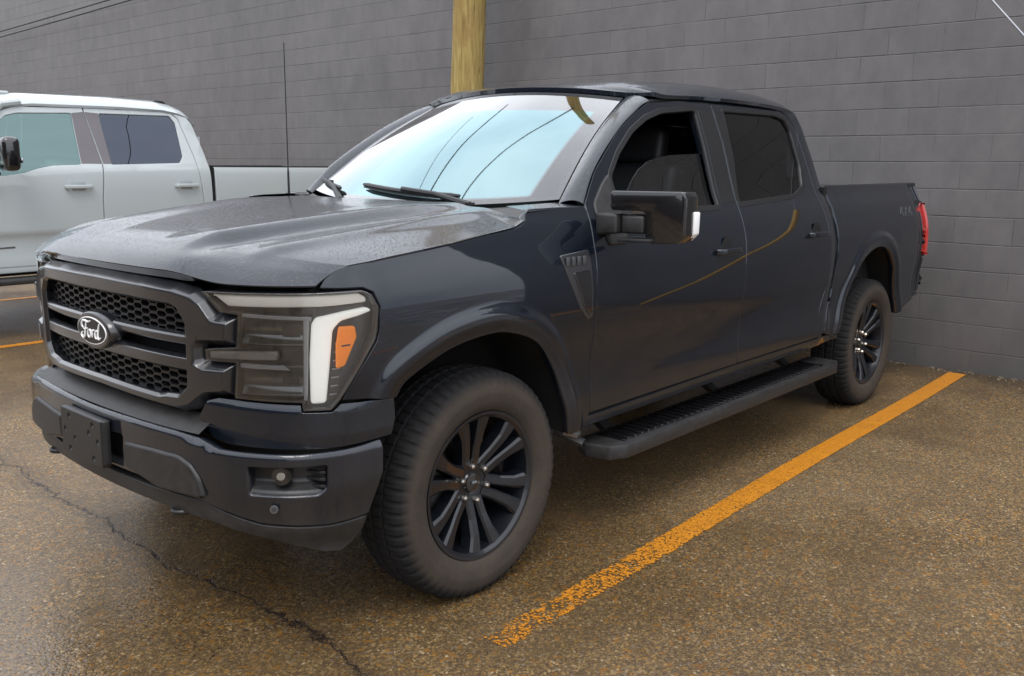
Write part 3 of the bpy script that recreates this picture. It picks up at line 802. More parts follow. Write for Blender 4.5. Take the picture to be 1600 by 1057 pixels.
        m.prism([(a, b*sg) for a, b in prof], 2, z-.013, z+.015, bev=.005, seg=3)
        m.build('handle', M['paint'], dd, angle=50)
    # rear cab corner
    panel('cab_corner', [(-2.806, 1.76), (-2.825, 1.60), (-2.839, 1.42), (-2.859, 1.3), (-2.869, 1.1), (-2.869, .85), (-2.819, .74), (-2.809, .572), (-2.86, .565), (-2.905, .62), (-2.935, .85), (-2.945, 1.1), (-2.948, 1.3), (-2.945, 1.44), (-2.932, 1.60), (-2.905, 1.77), (-2.86, 1.845), (-2.76, 1.862), (-2.63, 1.862), (-2.745, 1.835)], side_fn(), M['paint'], step=.03, thick=.06, bevel=.002, **kw)
    # rocker
    panel('rocker_panel', [(-.50, .495), (-.61, .500), (-2.80, .505), (-2.95, .51), (-3.10, .53), (-3.11, .555), (-2.955, .560), (-2.80, .560), (-1.8, .562), (-.60, .545), (-.50, .53)], side_fn(-.006), M['paint'], step=.05, thick=.05, bevel=.006, **kw)
    # ---- bed side
    B_out = [(-2.978, 1.440), (-2.988, 1.30), (-2.988, 1.1), (-2.976, .85), (-2.945, .70), (-2.932, .575), (-3.0, .560)]+[tuple(p) for p in arch_r_s]+[(-4.14, .565), (-4.30, .605), (-4.50, .650), (-4.60, .675), (-4.625, .72), (-4.640, .928), (-4.60, .930), (-4.537, .932), (-4.520, 1.02), (-4.500, 1.14), (-4.490, 1.302), (-4.60, 1.305), (-4.652, 1.300), (-4.650, 1.385), (-4.635, 1.418), (-4.60, 1.432)]
    bs = panel('bed_side', B_out, side_fn(), M['paint'], step=.020, thick=.04, bevel=.003, rings=([(arch_r_s, [.008, .018, .030, .042, .052, .061, .070, .079, .088, .097, .107, .120])], .014), **kw)
    m = MB(); m.prism([(-2.97, .80), (-2.97, .896), (-4.55, .890), (-4.70, .85), (-4.70, .80)] if not mir else [(-2.97, -.80), (-2.97, -.896), (-4.55, -.890), (-4.70, -.85), (-4.70, -.80)], 2, 1.405, 1.438, bev=.010, seg=3)
    m.build('bed_rail_cap', M['trim'], bs)
    m = MB(); m.box((-3.83, .80*sg, 1.10), (1.72, .03, .62)); m.build('bed_inner_wall', M['under'], bs)
    # tail light wraps the rear corner
    tl = panel('tail_light', [(-4.494, 1.298), (-4.60, 1.301), (-4.660, 1.296), (-4.660, 1.10), (-4.650, .936), (-4.60, .934), (-4.540, .936), (-4.524, 1.02), (-4.504, 1.14)], side_fn(.004), M['red'], step=.012, thick=.05, bevel=.006, rad=.010, **kw)
    panel('reverse_light', [(-4.53, 1.13), (-4.60, 1.13), (-4.60, 1.08), (-4.535, 1.08)], side_fn(.006), simple('pale_lamp_lens', (.65, .25, .18), .15, coat=1) if not mir else M['red'], tl, step=.03, thick=.01, bevel=.004, mirror=mir, sign=-1)
    # ---- headlight
    L_out = [(.590, 1.162), (.86, 1.170), (1.117, 1.174), (1.146, 1.162), (1.170, 1.12), (1.163, 1.044), (1.154, 1.018), (1.095, .928), (1.038, .846), (1.012, .818), (.930, .817), (.926, .842), (.704, .842), (.716, .953), (.594, .948), (.594, .984), (.719, 1.000), (.730, 1.100), (.66, 1.104)]
    sgn = lambda pts: pts
    kl = dict(mirror=mir, sign=1)
    hl = panel('headlight', L_out, fas(PA, -.040), M['lampdark'], truck, step=.03, thick=.03, bevel=.003, **kl)
    panel('headlight_bezel', inset(np.array(L_out)[::-1] if area(np.array(L_out)) < 0 else np.array(L_out), .0), fas(PA, -.001), M['lampdark'], hl, step=.03, thick=.034, bevel=.002, holes=[inset(resample(np.array(L_out)[::-1] if area(np.array(L_out)) < 0 else np.array(L_out), .02), .006)], corner=.0005, **kl)
    panel('upper_light_bar', [(.622, 1.155), (.90, 1.161), (1.108, 1.166), (1.132, 1.152), (1.136, 1.138), (1.003, 1.131), (.682, 1.122)], fas(PA, -.010), M['drl2'], hl, step=.03, thick=.02, bevel=.005, rad=.006, **kl)
    panel('projector_housing', [(.722, 1.094), (.734, 1.103), (.962, 1.099), (.944, 1.010), (.730, 1.007), (.712, 1.020)], fas(PA, lambda s, z: -.012-.016*np.clip(1-((z-1.055)/.042)**2, 0, 1)), M['lampgrey'], hl, step=.012, thick=.03, bevel=.008, rad=.004, **kl)
    panel('projector_housing', [(.722, .951), (.935, .953), (.930, .857), (.714, .850), (.706, .934)], fas(PA, lambda s, z: -.012-.016*np.clip(1-((z-.902)/.045)**2, 0, 1)), M['lampgrey'], hl, step=.012, thick=.03, bevel=.008, rad=.004, **kl)
    panel('projector_lens', [(.865, 1.078), (.925, 1.076), (.922, 1.035), (.865, 1.035)], fas(PA, -.0245), M['lampdark'], hl, step=.03, thick=.004, bevel=.002, **kl)
    panel('projector_lens', [(.860, .935), (.915, .935), (.912, .895), (.860, .895)], fas(PA, -.0245), M['lampdark'], hl, step=.03, thick=.004, bevel=.002, **kl)
    panel('bevel_highlight', [(.726, 1.0995), (.733, 1.1035), (.962, 1.0995), (.958, 1.089), (.735, 1.092)], fas(PA, -.0095), M['lampedge'], hl, step=.02, thick=.008, bevel=.002, **kl)  # pale strips painting the highlight along each housing's top bevel
    panel('bevel_highlight', [(.716, .951), (.870, .952), (.890, .938), (.722, .936)], fas(PA, -.0095), M['lampedge'], hl, step=.02, thick=.008, bevel=.002, **kl)
    panel('lamp_divider', [(.935, 1.10), (.952, 1.10), (.940, .845), (.928, .845)], fas(PA, -.014), M['lampedge'], hl, step=.02, thick=.01, bevel=.003, **kl)
    panel('centre_light_strip', [(.600, .980), (.850, .994), (.850, .968), (.600, .953)], fas(PA, -.008), simple('grey_light_strip', (.26, .25, .22), .2, coat=1), hl, step=.03, thick=.02, bevel=.004, **kl)
    panel('daytime_light', [(.972, 1.096), (1.060, 1.111), (1.140, 1.120), (1.152, 1.109), (1.112, 1.098), (1.050, 1.086), (1.024, 1.060), (1.012, .95), (.998, .838), (.950, .836), (.951, .972), (.960, 1.080)], fas(PA, -.008), M['drl'], hl, step=.02, thick=.025, bevel=.007, rad=.012, **kl)
    panel('turn_signal', [(1.046, 1.066), (1.096, 1.066), (1.101, 1.033), (1.060, .948), (1.033, .940), (1.035, 1.009)], fas(PA, -.010), M['amber'], hl, step=.02, thick=.02, bevel=.005, rad=.006, **kl)
    for k in range(7): panel('lamp_rib', [(1.010+.004*k, .86+.026*k), (1.036+.004*k, .862+.026*k), (1.036+.004*k, .858+.026*k), (1.010+.004*k, .856+.026*k)], fas(PA, -.030), M['lampedge'], hl, step=.02, thick=.003, bevel=.001, **kl)
    panel('turn_signal_rib', [(1.05, 1.012), (1.078, 1.014), (1.078, 1.009), (1.05, 1.007)], fas(PA, -.0085), M['lampdark'], hl, step=.02, thick=.003, bevel=.001, **kl)
    panel('headlight_lens', L_out, fas(PA, .004), M['lens'], hl, step=.03, thick=.003, bevel=.0012, **kl)

# ---- front painted strip under the lamps
U_out = [(0, .752), (.40, .748), (.50, .757), (.545, .790), (.585, .822), (.63, .834), (.921, .836), (.925, .811), (1.015, .811), (1.042, .834), (1.232, .824), (1.238, .76), (1.222, .712), (1.0, .702), (.66, .695), (0, .70)]
for mir in (False, True):
    h = [(.60, .700), (.545, .762), (.585, .822), (.63, .834), (.921, .836), (.925, .811), (1.015, .811), (1.042, .834), (1.160, .828), (1.232, .824), (1.236, .76), (1.222, .705), (1.0, .695), (.66, .688)]
    panel('lower_fascia', h, fas(PA, lambda s, z: (-.012+.013*smooth(1.20, 1.0, s)*np.clip((.838-z)/.024, 0, 1)-.006*np.clip((.735-z)/.04, 0, 1))), M['paint'], truck, step=.012, thick=.05, bevel=.003, rad=.004, mirror=mir, sign=1)

# ---- grille surround
half = [(0, 1.190), (.30, 1.187), (.47, 1.181), (.560, 1.168), (.604, 1.145), (.645, 1.100), (.724, 1.097), (.712, .999), (.583, .989), (.583, .946), (.708, .952), (.695, .842), (.600, .826), (.527, .777), (.462, .760), (.216, .762), (0, .766)]
openh = [(0, 1.112), (.36, 1.110), (.455, 1.108), (.482, 1.098), (.517, 1.057), (.512, .862), (.470, .828), (.41, .824), (.369, .816), (0, .820)]
so = np.array(sym(half)); oo = np.array(sym(openh))
def sur_d(s, z):
    P = np.stack([s, z], 1)
    return -.024+.044*np.clip(dist_poly(P, so)/.026, 0, 1)-.014*(1-np.clip(dist_poly(P, oo)/.012, 0, 1))
gr = panel('grille', so, fas(PA, sur_d), M['grille'], truck, step=.012, thick=.06, bevel=.003, holes=[oo], corner=.004, sign=1, rings=([(np.vstack([so, so[:1]]), [.008, .016, .0235, .0275, .035]), (np.vstack([oo, oo[:1]]), [.006, .0105, .0140, .021])], .0085))
panel('grille_backing', sym([(0, 1.15), (.56, 1.13), (.56, .80), (0, .80)]), fas(PA, -.075), M['void'], gr, step=.06, thick=.01, bevel=.003, sign=1)
def bar(z0, z1):
    def d(s, z): return -.020+.030*np.clip((z1-z)/.011, 0, 1)-.012*np.clip((z0+.012-z)/.012, 0, 1)
    return panel('grille_bar', sym([(0, z1), (.515, z1), (.515, z0), (0, z0)]), fas(PA, d), M['grille'], gr, step=.0055, thick=.05, bevel=.004, sign=1)
bar(.985, 1.027); bar(.900, .957)
# honeycomb inserts
def honey(z0, z1):
    S, O, N = PA; V = []; F = []
    def add_strip(pts, w, dep):
        for (a, b) in zip(pts, pts[1:]):
            (s0, q0), (s1, q1) = a, b
            t = np.array([s1-s0, q1-q0]); L_ = np.linalg.norm(t); n = np.array([-t[1], t[0]])/L_*w
            c = []
            for d in (-.012, -.012-dep):
                for (ss, qq) in ((s0+n[0], q0+n[1]), (s1+n[0], q1+n[1]), (s1-n[0], q1-n[1]), (s0-n[0], q0-n[1])):
                    c.append(fas(PA, d-.006)(np.array([ss]), np.array([qq]))[0])
            b_ = len(V); V.extend(c)
            F.extend([(b_, b_+1, b_+2, b_+3), (b_, b_+4, b_+5, b_+1), (b_+1, b_+5, b_+6, b_+2), (b_+2, b_+6, b_+7, b_+3), (b_+3, b_+7, b_+4, b_), (b_+7, b_+6, b_+5, b_+4)])
    W_, H_ = .062, .0255
    row = 0; z = z0-.004
    while z < z1+H_:
        off = 0 if row % 2 == 0 else W_*.75
        s = -.52+off
        while s < .52:
            hw, hh = W_*.47, H_*.86
            P6 = [(s-hw, z), (s-hw*.62, z+hh*.5), (s+hw*.62, z+hh*.5), (s+hw, z), (s+hw*.62, z-hh*.5), (s-hw*.62, z-hh*.5), (s-hw, z)]
            P6 = [(max(-.515, min(.515, a)), max(z0-.012, min(z1+.012, b))) for a, b in P6]
            P6 = [p for i, p in enumerate(P6) if i == 0 or abs(p[0]-P6[i-1][0])+abs(p[1]-P6[i-1][1]) > 1e-4]
            add_strip(P6, .0022, .030); s += W_*1.5
        z += H_*.5*1.02; row += 1
    return link('grille_mesh', from_arrays(np.array(V), F, smooth=False), M['trim'], gr)
honey(1.034, 1.106); honey(.830, .894)
# emblem
Sx, Ox, Nx = PA
def ellip(a, b, n=48): return [(a*math.cos(2*math.pi*k/n), .978+b*math.sin(2*math.pi*k/n)) for k in range(n)]
em_fn = lambda x0: (lambda s, z: np.stack([x0-.25*s*s, s, z], 1))
panel('emblem_housing', ellip(.124, .064), em_fn(.9255), M['grille'], gr, step=.03, thick=.055, bevel=.008, sign=1)
emb = panel('emblem', ellip(.107, .047), em_fn(.928), M['white_letter'], gr, step=.03, thick=.004, bevel=.0012, sign=1)
panel('emblem_field', ellip(.1035, .0435), em_fn(.9287), M['emblem'], emb, step=.03, thick=.002, bevel=.0005, sign=1)
def script(strokes, place, name, mat, parent):
    m = MB()
    for pts, w in strokes:
        c = catmull(pts, 6); n = len(c)
        rads = [max(.0011, w*(.45+.55*math.sin(math.pi*min(1, max(0, i/(n-1)))))) for i in range(n)]
        m.tube([place(p) for p in c], rads, 6)
    return m.build(name, mat, parent)
def pl(p): s = p[0]*.098; return (.9305-.25*s*s, s, .978+p[1]*.069)
script([([(-.50, .06), (-.62, .18), (-.58, .38), (-.40, .46), (-.12, .43), (.06, .50)], .0042),
        ([(-.26, .40), (-.34, .05), (-.44, -.34), (-.60, -.42), (-.70, -.26), (-.60, -.14)], .0046),
        ([(-.52, .02), (-.34, .05), (-.16, .10)], .0030),
        ([(-.02, .06), (-.14, .0), (-.17, -.22), (-.08, -.34), (.03, -.26), (.06, -.04), (-.02, .06), (.10, .02), (.18, .04)], .0034),
        ([(.20, .08), (.18, -.12), (.16, -.32)], .0038), ([(.18, -.10), (.25, .05), (.34, .07)], .0034),
        ([(.60, .02), (.48, .07), (.39, -.08), (.40, -.28), (.50, -.32), (.58, -.16)], .0036),
        ([(.72, .44), (.64, .16), (.58, -.18), (.64, -.34), (.76, -.24)], .0042)], pl, 'script_lettering', M['white_letter'], emb)

# black sheet painting the shade behind the hood lip and between fascia pieces
panel('fascia_gap_shade', sym([(0, 1.225), (.9, 1.20), (1.10, 1.19), (1.17, 1.15), (1.15, 1.02), (1.03, .85), (1.0, .70), (0, .70)]), fas(PA, -.085), M['void'], truck, step=.08, thick=.01, bevel=.002, sign=1)

# ---- front bumper
hb = [(0, .722), (.30, .724), (.50, .724), (.615, .718), (.695, .694), (.97, .693), (1.15, .696), (1.243, .700), (1.240, .60), (1.195, .464), (1.05, .456), (.83, .466), (.69, .494), (.60, .512), (.42, .512), (.33, .530), (0, .530)]
fog = [(.802, .650), (1.048, .652), (1.046, .582), (1.020, .560), (.806, .560)]
plate_hole = [(-.222, .656), (.222, .656), (.205, .545), (-.205, .545)]
def bump_d(s, z):
    # soft crowned upper edge and slight lean back towards the bottom
    zt = np.interp(np.abs(s), [0, .50, .615, .695, 1.2], [.722, .724, .718, .694, .697])
    return -.016*np.clip((z-zt+.019)/.019, 0, 1)-.02*smooth(.60, .45, z)
bp = panel('front_bumper', sym(hb), fas(PB, bump_d), M['paint'], truck, step=.014, thick=.055, bevel=.006, holes=[fog, [(-a, b) for a, b in fog], plate_hole], corner=.010, sign=1)
S2, O2, N2 = PB
def shelf(u, v):
    a = fas(PB, -.022)(u, np.full_like(u, .7225)); b = fas(PA, -.03)(u*.985, np.full_like(u, .765)); return a+(b-a)*v[:, None]
grid('bumper_step_pad', shelf, np.linspace(-.605, .605, 60), np.linspace(0, 1, 6), M['trimdust'], bp)
for mir in (False, True):
    pad = [(.238, .640), (.40, .648), (.535, .650), (.590, .630), (.628, .590), (.640, .528), (.42, .522), (.345, .538), (.236, .556)]
    panel('bumper_pad', pad, fas(PB, .012), M['trimdust'], bp, step=.03, thick=.04, bevel=.010, rad=.014, mirror=mir, sign=1)
    # fog light pocket
    fi = np.array(fog)
    pk = panel('fog_light_pocket', inset(resample(fi[::-1] if area(fi) < 0 else fi, .03), -.006), fas(PB, lambda s, z: -.050+.040*smooth(.600, .562, z)), M['trim'], bp, step=.015, thick=.01, bevel=.002, mirror=mir, sign=1)
    for k in range(3):
        z = .630-.022*k
        panel('pocket_fin', [(.985, z), (1.043, z+.002), (1.043, z-.008), (.985, z-.006)], fas(PB, lambda s, z: -.045+.035*smooth(.98, 1.04, s)), M['trim'], pk, step=.02, thick=.01, bevel=.002, mirror=mir, sign=1)
    c = fas(PB, -.045)(np.array([.905]), np.array([.622]))[0]; c2 = fas(PB, -.012)(np.array([.905]), np.array([.622]))[0]
    nn = Vector(c2-c).normalized()
    m = MB(); cc, c3 = Vector(c), Vector(c2)
    m.tube([cc, c3-nn*.004, c3, c3-nn*.006], [.029, .029, .026, .022], 28)
    o = m.build('fog_light', M['gloss'], pk)
    m2 = MB(); m2.tube([c3-nn*.010, c3-nn*.004, c3-nn*.001], [.023, .021, .012], 24); o2 = m2.build('fog_light_lens', simple('frosted_lamp_glass', (.20, .19, .16), .10, coat=1) if not mir else bpy.data.materials['frosted_lamp_glass'], o)
    # parking sensor
    c = Vector(fas(PB, .001)(np.array([.884]), np.array([.522]))[0]); n3 = Vector(fas(PB, .02)(np.array([.884]), np.array([.522]))[0])-c; n3.normalize()
    m3 = MB(); m3.tube([c-n3*.005, c+n3*.002, c+n3*.002, c+n3*.0], [.013, .012, .008, .0075], 20); o3 = m3.build('parking_sensor', M['badge'], bp)
    # tow hook
    m4 = MB(); y0 = .46
    m4.tube(catmull([(.78, y0-.035, .452), (.865, y0-.038, .446), (.905, y0-.01, .444), (.905, y0+.02, .444), (.865, y0+.045, .446), (.78, y0+.045, .452)], 6), .0095, 10)
    o4 = m4.build('tow_hook', M['trim'], bp)
    if mir:
        for o in (o, o2, o3, o4):
            me = o.data
            for v in me.vertices: v.co.y *= -1
            me.flip_normals()
# dark air intake and chin under the bumper
chin = [(0, .500), (.36, .500), (.60, .506), (.68, .488), (.83, .460), (1.05, .450), (1.192, .458), (1.182, .395), (1.150, .365), (1.105, .345), (1.04, .352), (.86, .402), (.64, .440), (.45, .447), (0, .448)]
def chin_d(s, z): return -.025-.035*smooth(.46, .36, z)
vc = panel('front_valance', sym(chin), fas(PB, chin_d), M['trimdust'], truck, step=.02, thick=.03, bevel=.005, sign=1)
panel('intake', sym([(0, .545), (.45, .545), (.45, .490), (0, .490)]), fas(PB, -.055), M['void'], vc, step=.06, thick=.01, bevel=.002, sign=1)
panel('plate_recess', sym([(0, .67), (.24, .67), (.24, .53), (0, .53)]), fas(PB, -.058), M['void'], bp, step=.06, thick=.01, bevel=.002, sign=1)
# plate bracket: bare, with screw holes
pb_fn = lambda x0: (lambda s, z: np.stack([x0-.02*(z-.61), s, z], 1))
pbk = panel('plate_bracket', [(-.158, .697), (.158, .697), (.158, .545), (.150, .533), (-.150, .533), (-.158, .545)], pb_fn(.990), M['trim'], bp, step=.03, thick=.030, bevel=.006, rad=.006,
            holes=[[(a-.006, b-.006), (a+.006, b-.006), (a+.006, b+.006), (a-.006, b+.006)] for a, b in ((-.09, .672), (.09, .672), (-.09, .556), (.09, .556), (-.125, .62), (.125, .62), (-.05, .60), (.062, .640))], corner=.003, sign=1)
panel('bracket_back', [(-.15, .69), (.15, .69), (.15, .54), (-.15, .54)], pb_fn(.968), M['void'], pbk, step=.08, thick=.004, bevel=.001, sign=1)

# ---- hood
zc = mono([0, .02, .05, .09, .15, .30, .60, .90, 1.25], [1.213, 1.235, 1.256, 1.272, 1.288, 1.312, 1.345, 1.370, 1.388])
_gx = [.72, .66, .60, .45, .17, .0, -.18, -.25, -.30, -.4]; _gz = [1.186, 1.219, 1.241, 1.259, 1.283, 1.302, 1.320, 1.341, 1.386, 1.392]
gap_z = lambda x: np.interp(-x, [-g for g in _gx], _gz)
def edge_y(x):
    S, O, N = PA; k = S > 0
    return np.interp(-x, -O[k, 0], O[k, 1])+base_y(gap_z(x))-1.011+.001
dropf = lambda d: .078*smooth(-.02, .45, d)
def hood_y_e(x):  # outer edge half width along x
    return np.interp(x, [-.40, -.25, .2, .5, .62, .70], [.925, .936, .955, .955, .945, .925])
SA, OA, NA = PA
kpos = (SA >= 0) & (SA <= 1.05)
def front_x(y): return np.interp(np.abs(y), OA[kpos, 1], OA[kpos, 0])+.000
def hood_fn(u, t):
    # u 0 front .. 1 rear, t -1..1 across
    a = np.abs(t)
    xr = -.335+.085*a**4
    yf = a*.928; xf = front_x(yf)
    dist = np.clip(u, 0, 1)*(xf-xr); x = xf-dist
    ye = edge_y(np.minimum(x, .66))
    wd = np.interp(np.clip(u, 0, 1), [0, .06, .2, 1], [0, .5, 1, 1])
    # across: equal spacing that meets the shut line at a=1
    y = a*(.928*(1-wd)+ye*wd)
    tr_ = .42+.14*smooth(0, 1.1, dist)
    A = smooth(.03, .22, dist)*(1-.75*smooth(.80, 1.18, dist))
    ridge = .030*smooth(tr_+.075, tr_-.005, a)*(1-.55*smooth(tr_-.01, tr_-.25, a))-.010*np.exp(-((a-tr_-.10)/.035)**2)+.014*np.exp(-((a-(.74+.03*u))/.05)**2)
    zt = zc(dist)+(ridge-.008)*A-.026*(1-smooth(0, .20, dist))*smooth(.45, .75, a)
    zt = zt-.010*a**2*A
    e = np.clip((a-.62)/.38, 0, 1)**1.9
    xe = .715-dist*(.715+.25)/(xf-xr)
    ez = gap_z(xe)+.001
    z = zt+(ez-zt)*e
    return np.stack([x, np.sign(t)*y, z], 1)
us = np.concatenate([np.linspace(0, .03, 8), np.linspace(.036, .12, 14), np.linspace(.13, 1, 60)])
ts = np.concatenate([-np.linspace(1, .72, 26), np.linspace(-.71, .71, 110), np.linspace(.72, 1, 26)])
hood = grid('hood', hood_fn, us, ts, M['paint'], truck, thick=.006, flip=False)
def lip_fn(u, v):
    p = hood_fn(np.zeros_like(u), u); n = np.stack([np.interp(np.abs(u)*.928, OA[kpos, 1], NA[kpos, 0]), np.sign(u)*np.interp(np.abs(u)*.928, OA[kpos, 1], NA[kpos, 1])], 1)
    k_ = 1-.85*smooth(.50, .68, np.abs(u)); p = p.copy(); p[:, 2] -= v*.024*k_; p[:, 0] -= n[:, 0]*.018*v; p[:, 1] -= n[:, 1]*.018*v; return p
grid('hood_lip', lip_fn, np.linspace(-1, 1, 120), np.linspace(0, 1, 6), M['gloss'], hood)

# ---- windshield, cowl, wipers
def ws_fn(t, v):
    bx = -.44-.18*t*t; by = .80*t; bz = 1.368+.042*t*t
    tx = -1.195-.105*t*t; ty = .625*t; tz = 1.893-.040*t*t
    bow = .030*np.sin(np.pi*np.clip(v, -.1, 1.1))
    return np.stack([bx+(tx-bx)*v+bow*.45, by+(ty-by)*v, bz+(tz-bz)*v+bow*.9], 1)
wsh = grid('windshield', ws_fn, np.linspace(-1, 1, 60), np.linspace(0, 1, 30), M['windshield'], truck, uv=True)
def cowl_fn(u, v):
    a = ws_fn(u, np.full_like(u, -.03)); h = hood_fn(np.ones_like(u), u*.99); h = h-np.array([0, 0, .012]); return h+(a-h)*v[:, None]-np.array([0, 0, .010])*np.sin(np.pi*v)[:, None]
cowl = grid('cowl', cowl_fn, np.linspace(-1, 1, 50), np.linspace(0, 1, 8), M['trimdust'], truck)
for k in range(26):
    t = -.72+k*.056
    p = cowl_fn(np.array([t]), np.array([.45]))[0]; m = MB(); m.box((p[0], p[1], p[2]+.004), (.05, .006, .006), bev=.001); m.build('cowl_slat', M['trim'], cowl)
def wsp(t, v, up=.0):
    t_ = np.array([t]); v_ = np.array([v]); p = ws_fn(t_, v_)[0]
    n = np.cross(ws_fn(t_+.01, v_)[0]-ws_fn(t_-.01, v_)[0], ws_fn(t_, v_+.01)[0]-ws_fn(t_, v_-.01)[0]); n /= np.linalg.norm(n)
    if n[2] < 0: n = -n
    return Vector(p+n*up)
def wiper(t0, v0, t1, v1, tp, vp):
    m = MB(); path = [wsp(t0+(t1-t0)*k/14, v0+(v1-v0)*k/14, .020) for k in range(15)]
    m.tube(path, [.007]+[.0115]*13+[.007], 8); path2 = [p-Vector((0, 0, .012)) for p in path]; m.tube(path2, .004, 6)
    w = m.build('wiper', M['trim'], truck)
    mid = wsp((t0+t1)/2, (v0+v1)/2, .034); piv = wsp(tp, vp, .012)
    m = MB(); m.tube([mid+Vector((0, .03, 0)), mid, mid.lerp(piv, .5)+Vector((0, 0, .012)), piv], [.009, .012, .012, .016], 8)
    m.tube([piv-Vector((0, 0, .03)), piv+Vector((0, 0, .012))], .022, 14)
    m.build('wiper_arm', M['trim'], w)
wiper(-.375, .10, .46, .037, .55, -.02)
wiper(-.985, .075, -.60, .050, -.50, -.02)

# ---- pillars and roof
fr1 = catmull([(-.640, .905, 1.396), (-.765, .862, 1.530), (-.995, .806, 1.686), (-1.165, .775, 1.775), (-1.315, .756, 1.832), (-1.60, .742, 1.858), (-1.90, .738, 1.866)], 8)
fl = np.r_[0, np.cumsum(np.linalg.norm(np.diff(fr1, axis=0), axis=1))]
def fr_at(d): return np.stack([np.interp(d, fl, fr1[:, i]) for i in range(3)], 1)
LP = np.interp(-1.33, -fr1[::-1, 0][::-1]*-1, fl) if False else fl[np.argmin(abs(fr1[:, 0]+1.315))]
for mir in (False, True):
    def pil(u, v):
        a = ws_fn(np.full_like(v, 1.006), v); b = fr_at(v*LP)
        p = a+(b-a)*u[:, None]; n = np.array([.35, .62, .70]); return p+n*(.020*np.sin(np.pi*np.clip(u, 0, 1))**.8)[:, None]
    grid('windshield_pillar', pil, np.linspace(0, 1, 12), np.linspace(-.03, 1.0, 40), M['paint'], truck, thick=.0, mirror=mir)
    # fillet between cowl end, fender top and pillar foot
    def foot(u, v):
        a = ws_fn(np.full_like(v, 1.0), np.full_like(v, -.03)); h = np.stack([-.29-.345*v, np.full_like(v, .925)-.02*v, np.full_like(v, 1.378)+.012*v], 1)
        i = np.stack([-.30-.30*v, np.full_like(v, .80), 1.392+.006*v], 1)
        return i+(h-i)*u[:, None]
    grid('fender_top', foot, np.linspace(0, 1, 8), np.linspace(0, 1, 10), M['paint'], truck, mirror=mir)
rz = mono([-1.195, -1.30, -1.5, -1.8, -2.2, -2.5, -2.70, -2.80, -2.87, -2.92], [1.894, 1.912, 1.930, 1.948, 1.956, 1.950, 1.934, 1.915, 1.880, 1.80])
re_ = mono([-1.195, -1.30, -1.5, -1.9, -2.3, -2.6, -2.8, -2.92], [.66, .725, .745, .742, .742, .740, .735, .72])
rdrop = mono([-1.195, -1.30, -1.5, -1.9, -2.3, -2.6, -2.8, -2.92], [.042, .062, .078, .086, .090, .086, .075, .05])
def roof_fn(u, t):
    a = np.abs(t); x0 = -1.195-.105*a*a; x = x0+(-2.915-x0)*u
    y = t*re_(x)
    z = rz(x)-rdrop(x)*(a**7)-.0*a
    z = z-.008*np.exp(-((a-.80)/.03)**2)*smooth(-1.35, -1.6, x)
    w = smooth(0, .10, u); zw = 1.895-.040*a*a+.45*u*1.72*(1-smooth(0, .12, u))*.25
    z = zw*(1-w)+z*w
    y = t*(.632+(re_(x)-.632)*smooth(-.002, .045, u))
    return np.stack([x, y, z], 1)
rts = np.concatenate([-np.linspace(1, .76, 30), np.linspace(-.75, .75, 50), np.linspace(.76, 1, 30)])
roof = grid('roof', roof_fn, np.concatenate([np.linspace(0, .06, 8), np.linspace(.07, .9, 50), np.linspace(.91, 1, 16)]), rts, M['paint'], truck, thick=.02)
m = MB()
for y, px in ((.0, -2.55), ):
    m.prism([(-2.40, 1.955), (-2.55, 1.985), (-2.62, 1.985), (-2.66, 1.945)], 1, -.02, .02, bev=.008, seg=3)
m.build('roof_antenna', M['gloss'], roof)
# rear wall of the cab with its window
m = MB(); m.box((-2.905, 0, 1.18), (.04, 1.72, .62), bev=.01); m.box((-2.875, .62, 1.62), (.04, .16, .36), bev=.01); m.box((-2.875, -.62, 1.62), (.04, .16, .36), bev=.01)
cw = m.build('cab_rear_wall', M['paint'], truck)
m = MB(); m.box((-2.88, 0, 1.66), (.008, 1.2, .40)); m.build('rear_window', M['tint'], cw)
# radio mast on the far fender
m = MB(); m.tube([(-.50, -.865, 1.36), (-.50, -.865, 1.385), (-.50, -.865, 1.39)], [.022, .02, .008], 16); m.tube([(-.50, -.865, 1.385), (-.50, -.865, 1.50), (-.50, -.865, 1.515), (-.502, -.865, 2.13)], [.0062, .0055, .0034, .0026], 8)
m.build('antenna', M['trim'], truck)

# ---- black tubes and boxes painting the shade inside the shut lines
for sg in (1, -1):
    m = MB()
    def gl(pts, r=.013, dep=.024):
        m.tube([(x, sg*float(side_fn(-dep)(np.array([x]), np.array([z]))[0, 1]), z) for x, z in pts], r, 6)
    gl([(-.606, .55), (-.603, .8), (-.603, 1.08), (-.623, 1.25), (-.640, 1.36)]); gl([(-1.837, .56), (-1.837, 1.08), (-1.861, 1.23), (-1.872, 1.37), (-1.903, 1.66), (-1.892, 1.84)])
    gl([(-2.806, .57), (-2.815, .74), (-2.866, .85), (-2.866, 1.1), (-2.855, 1.3), (-2.835, 1.42), (-2.821, 1.6), (-2.803, 1.76), (-2.742, 1.832), (-2.62, 1.858)])
    gl([(-.61, .556), (-1.8, .567), (-2.8, .566)], .012, .03)
    gl([(-.642, 1.39), (-.77, 1.53), (-.995, 1.684), (-1.165, 1.772), (-1.315, 1.828), (-1.60, 1.852), (-1.9, 1.86), (-2.3, 1.866), (-2.62, 1.86)], .014, .022)
    m.box((-2.965, sg*.85, 1.0), (.045, .12, .86)); gl([(-2.955, 1.425), (-2.966, 1.30), (-2.966, 1.1), (-2.955, .85), (-2.925, .70), (-2.915, .58)], .018, .022)
    m.build('shut_line_shade', M['void'], truck)
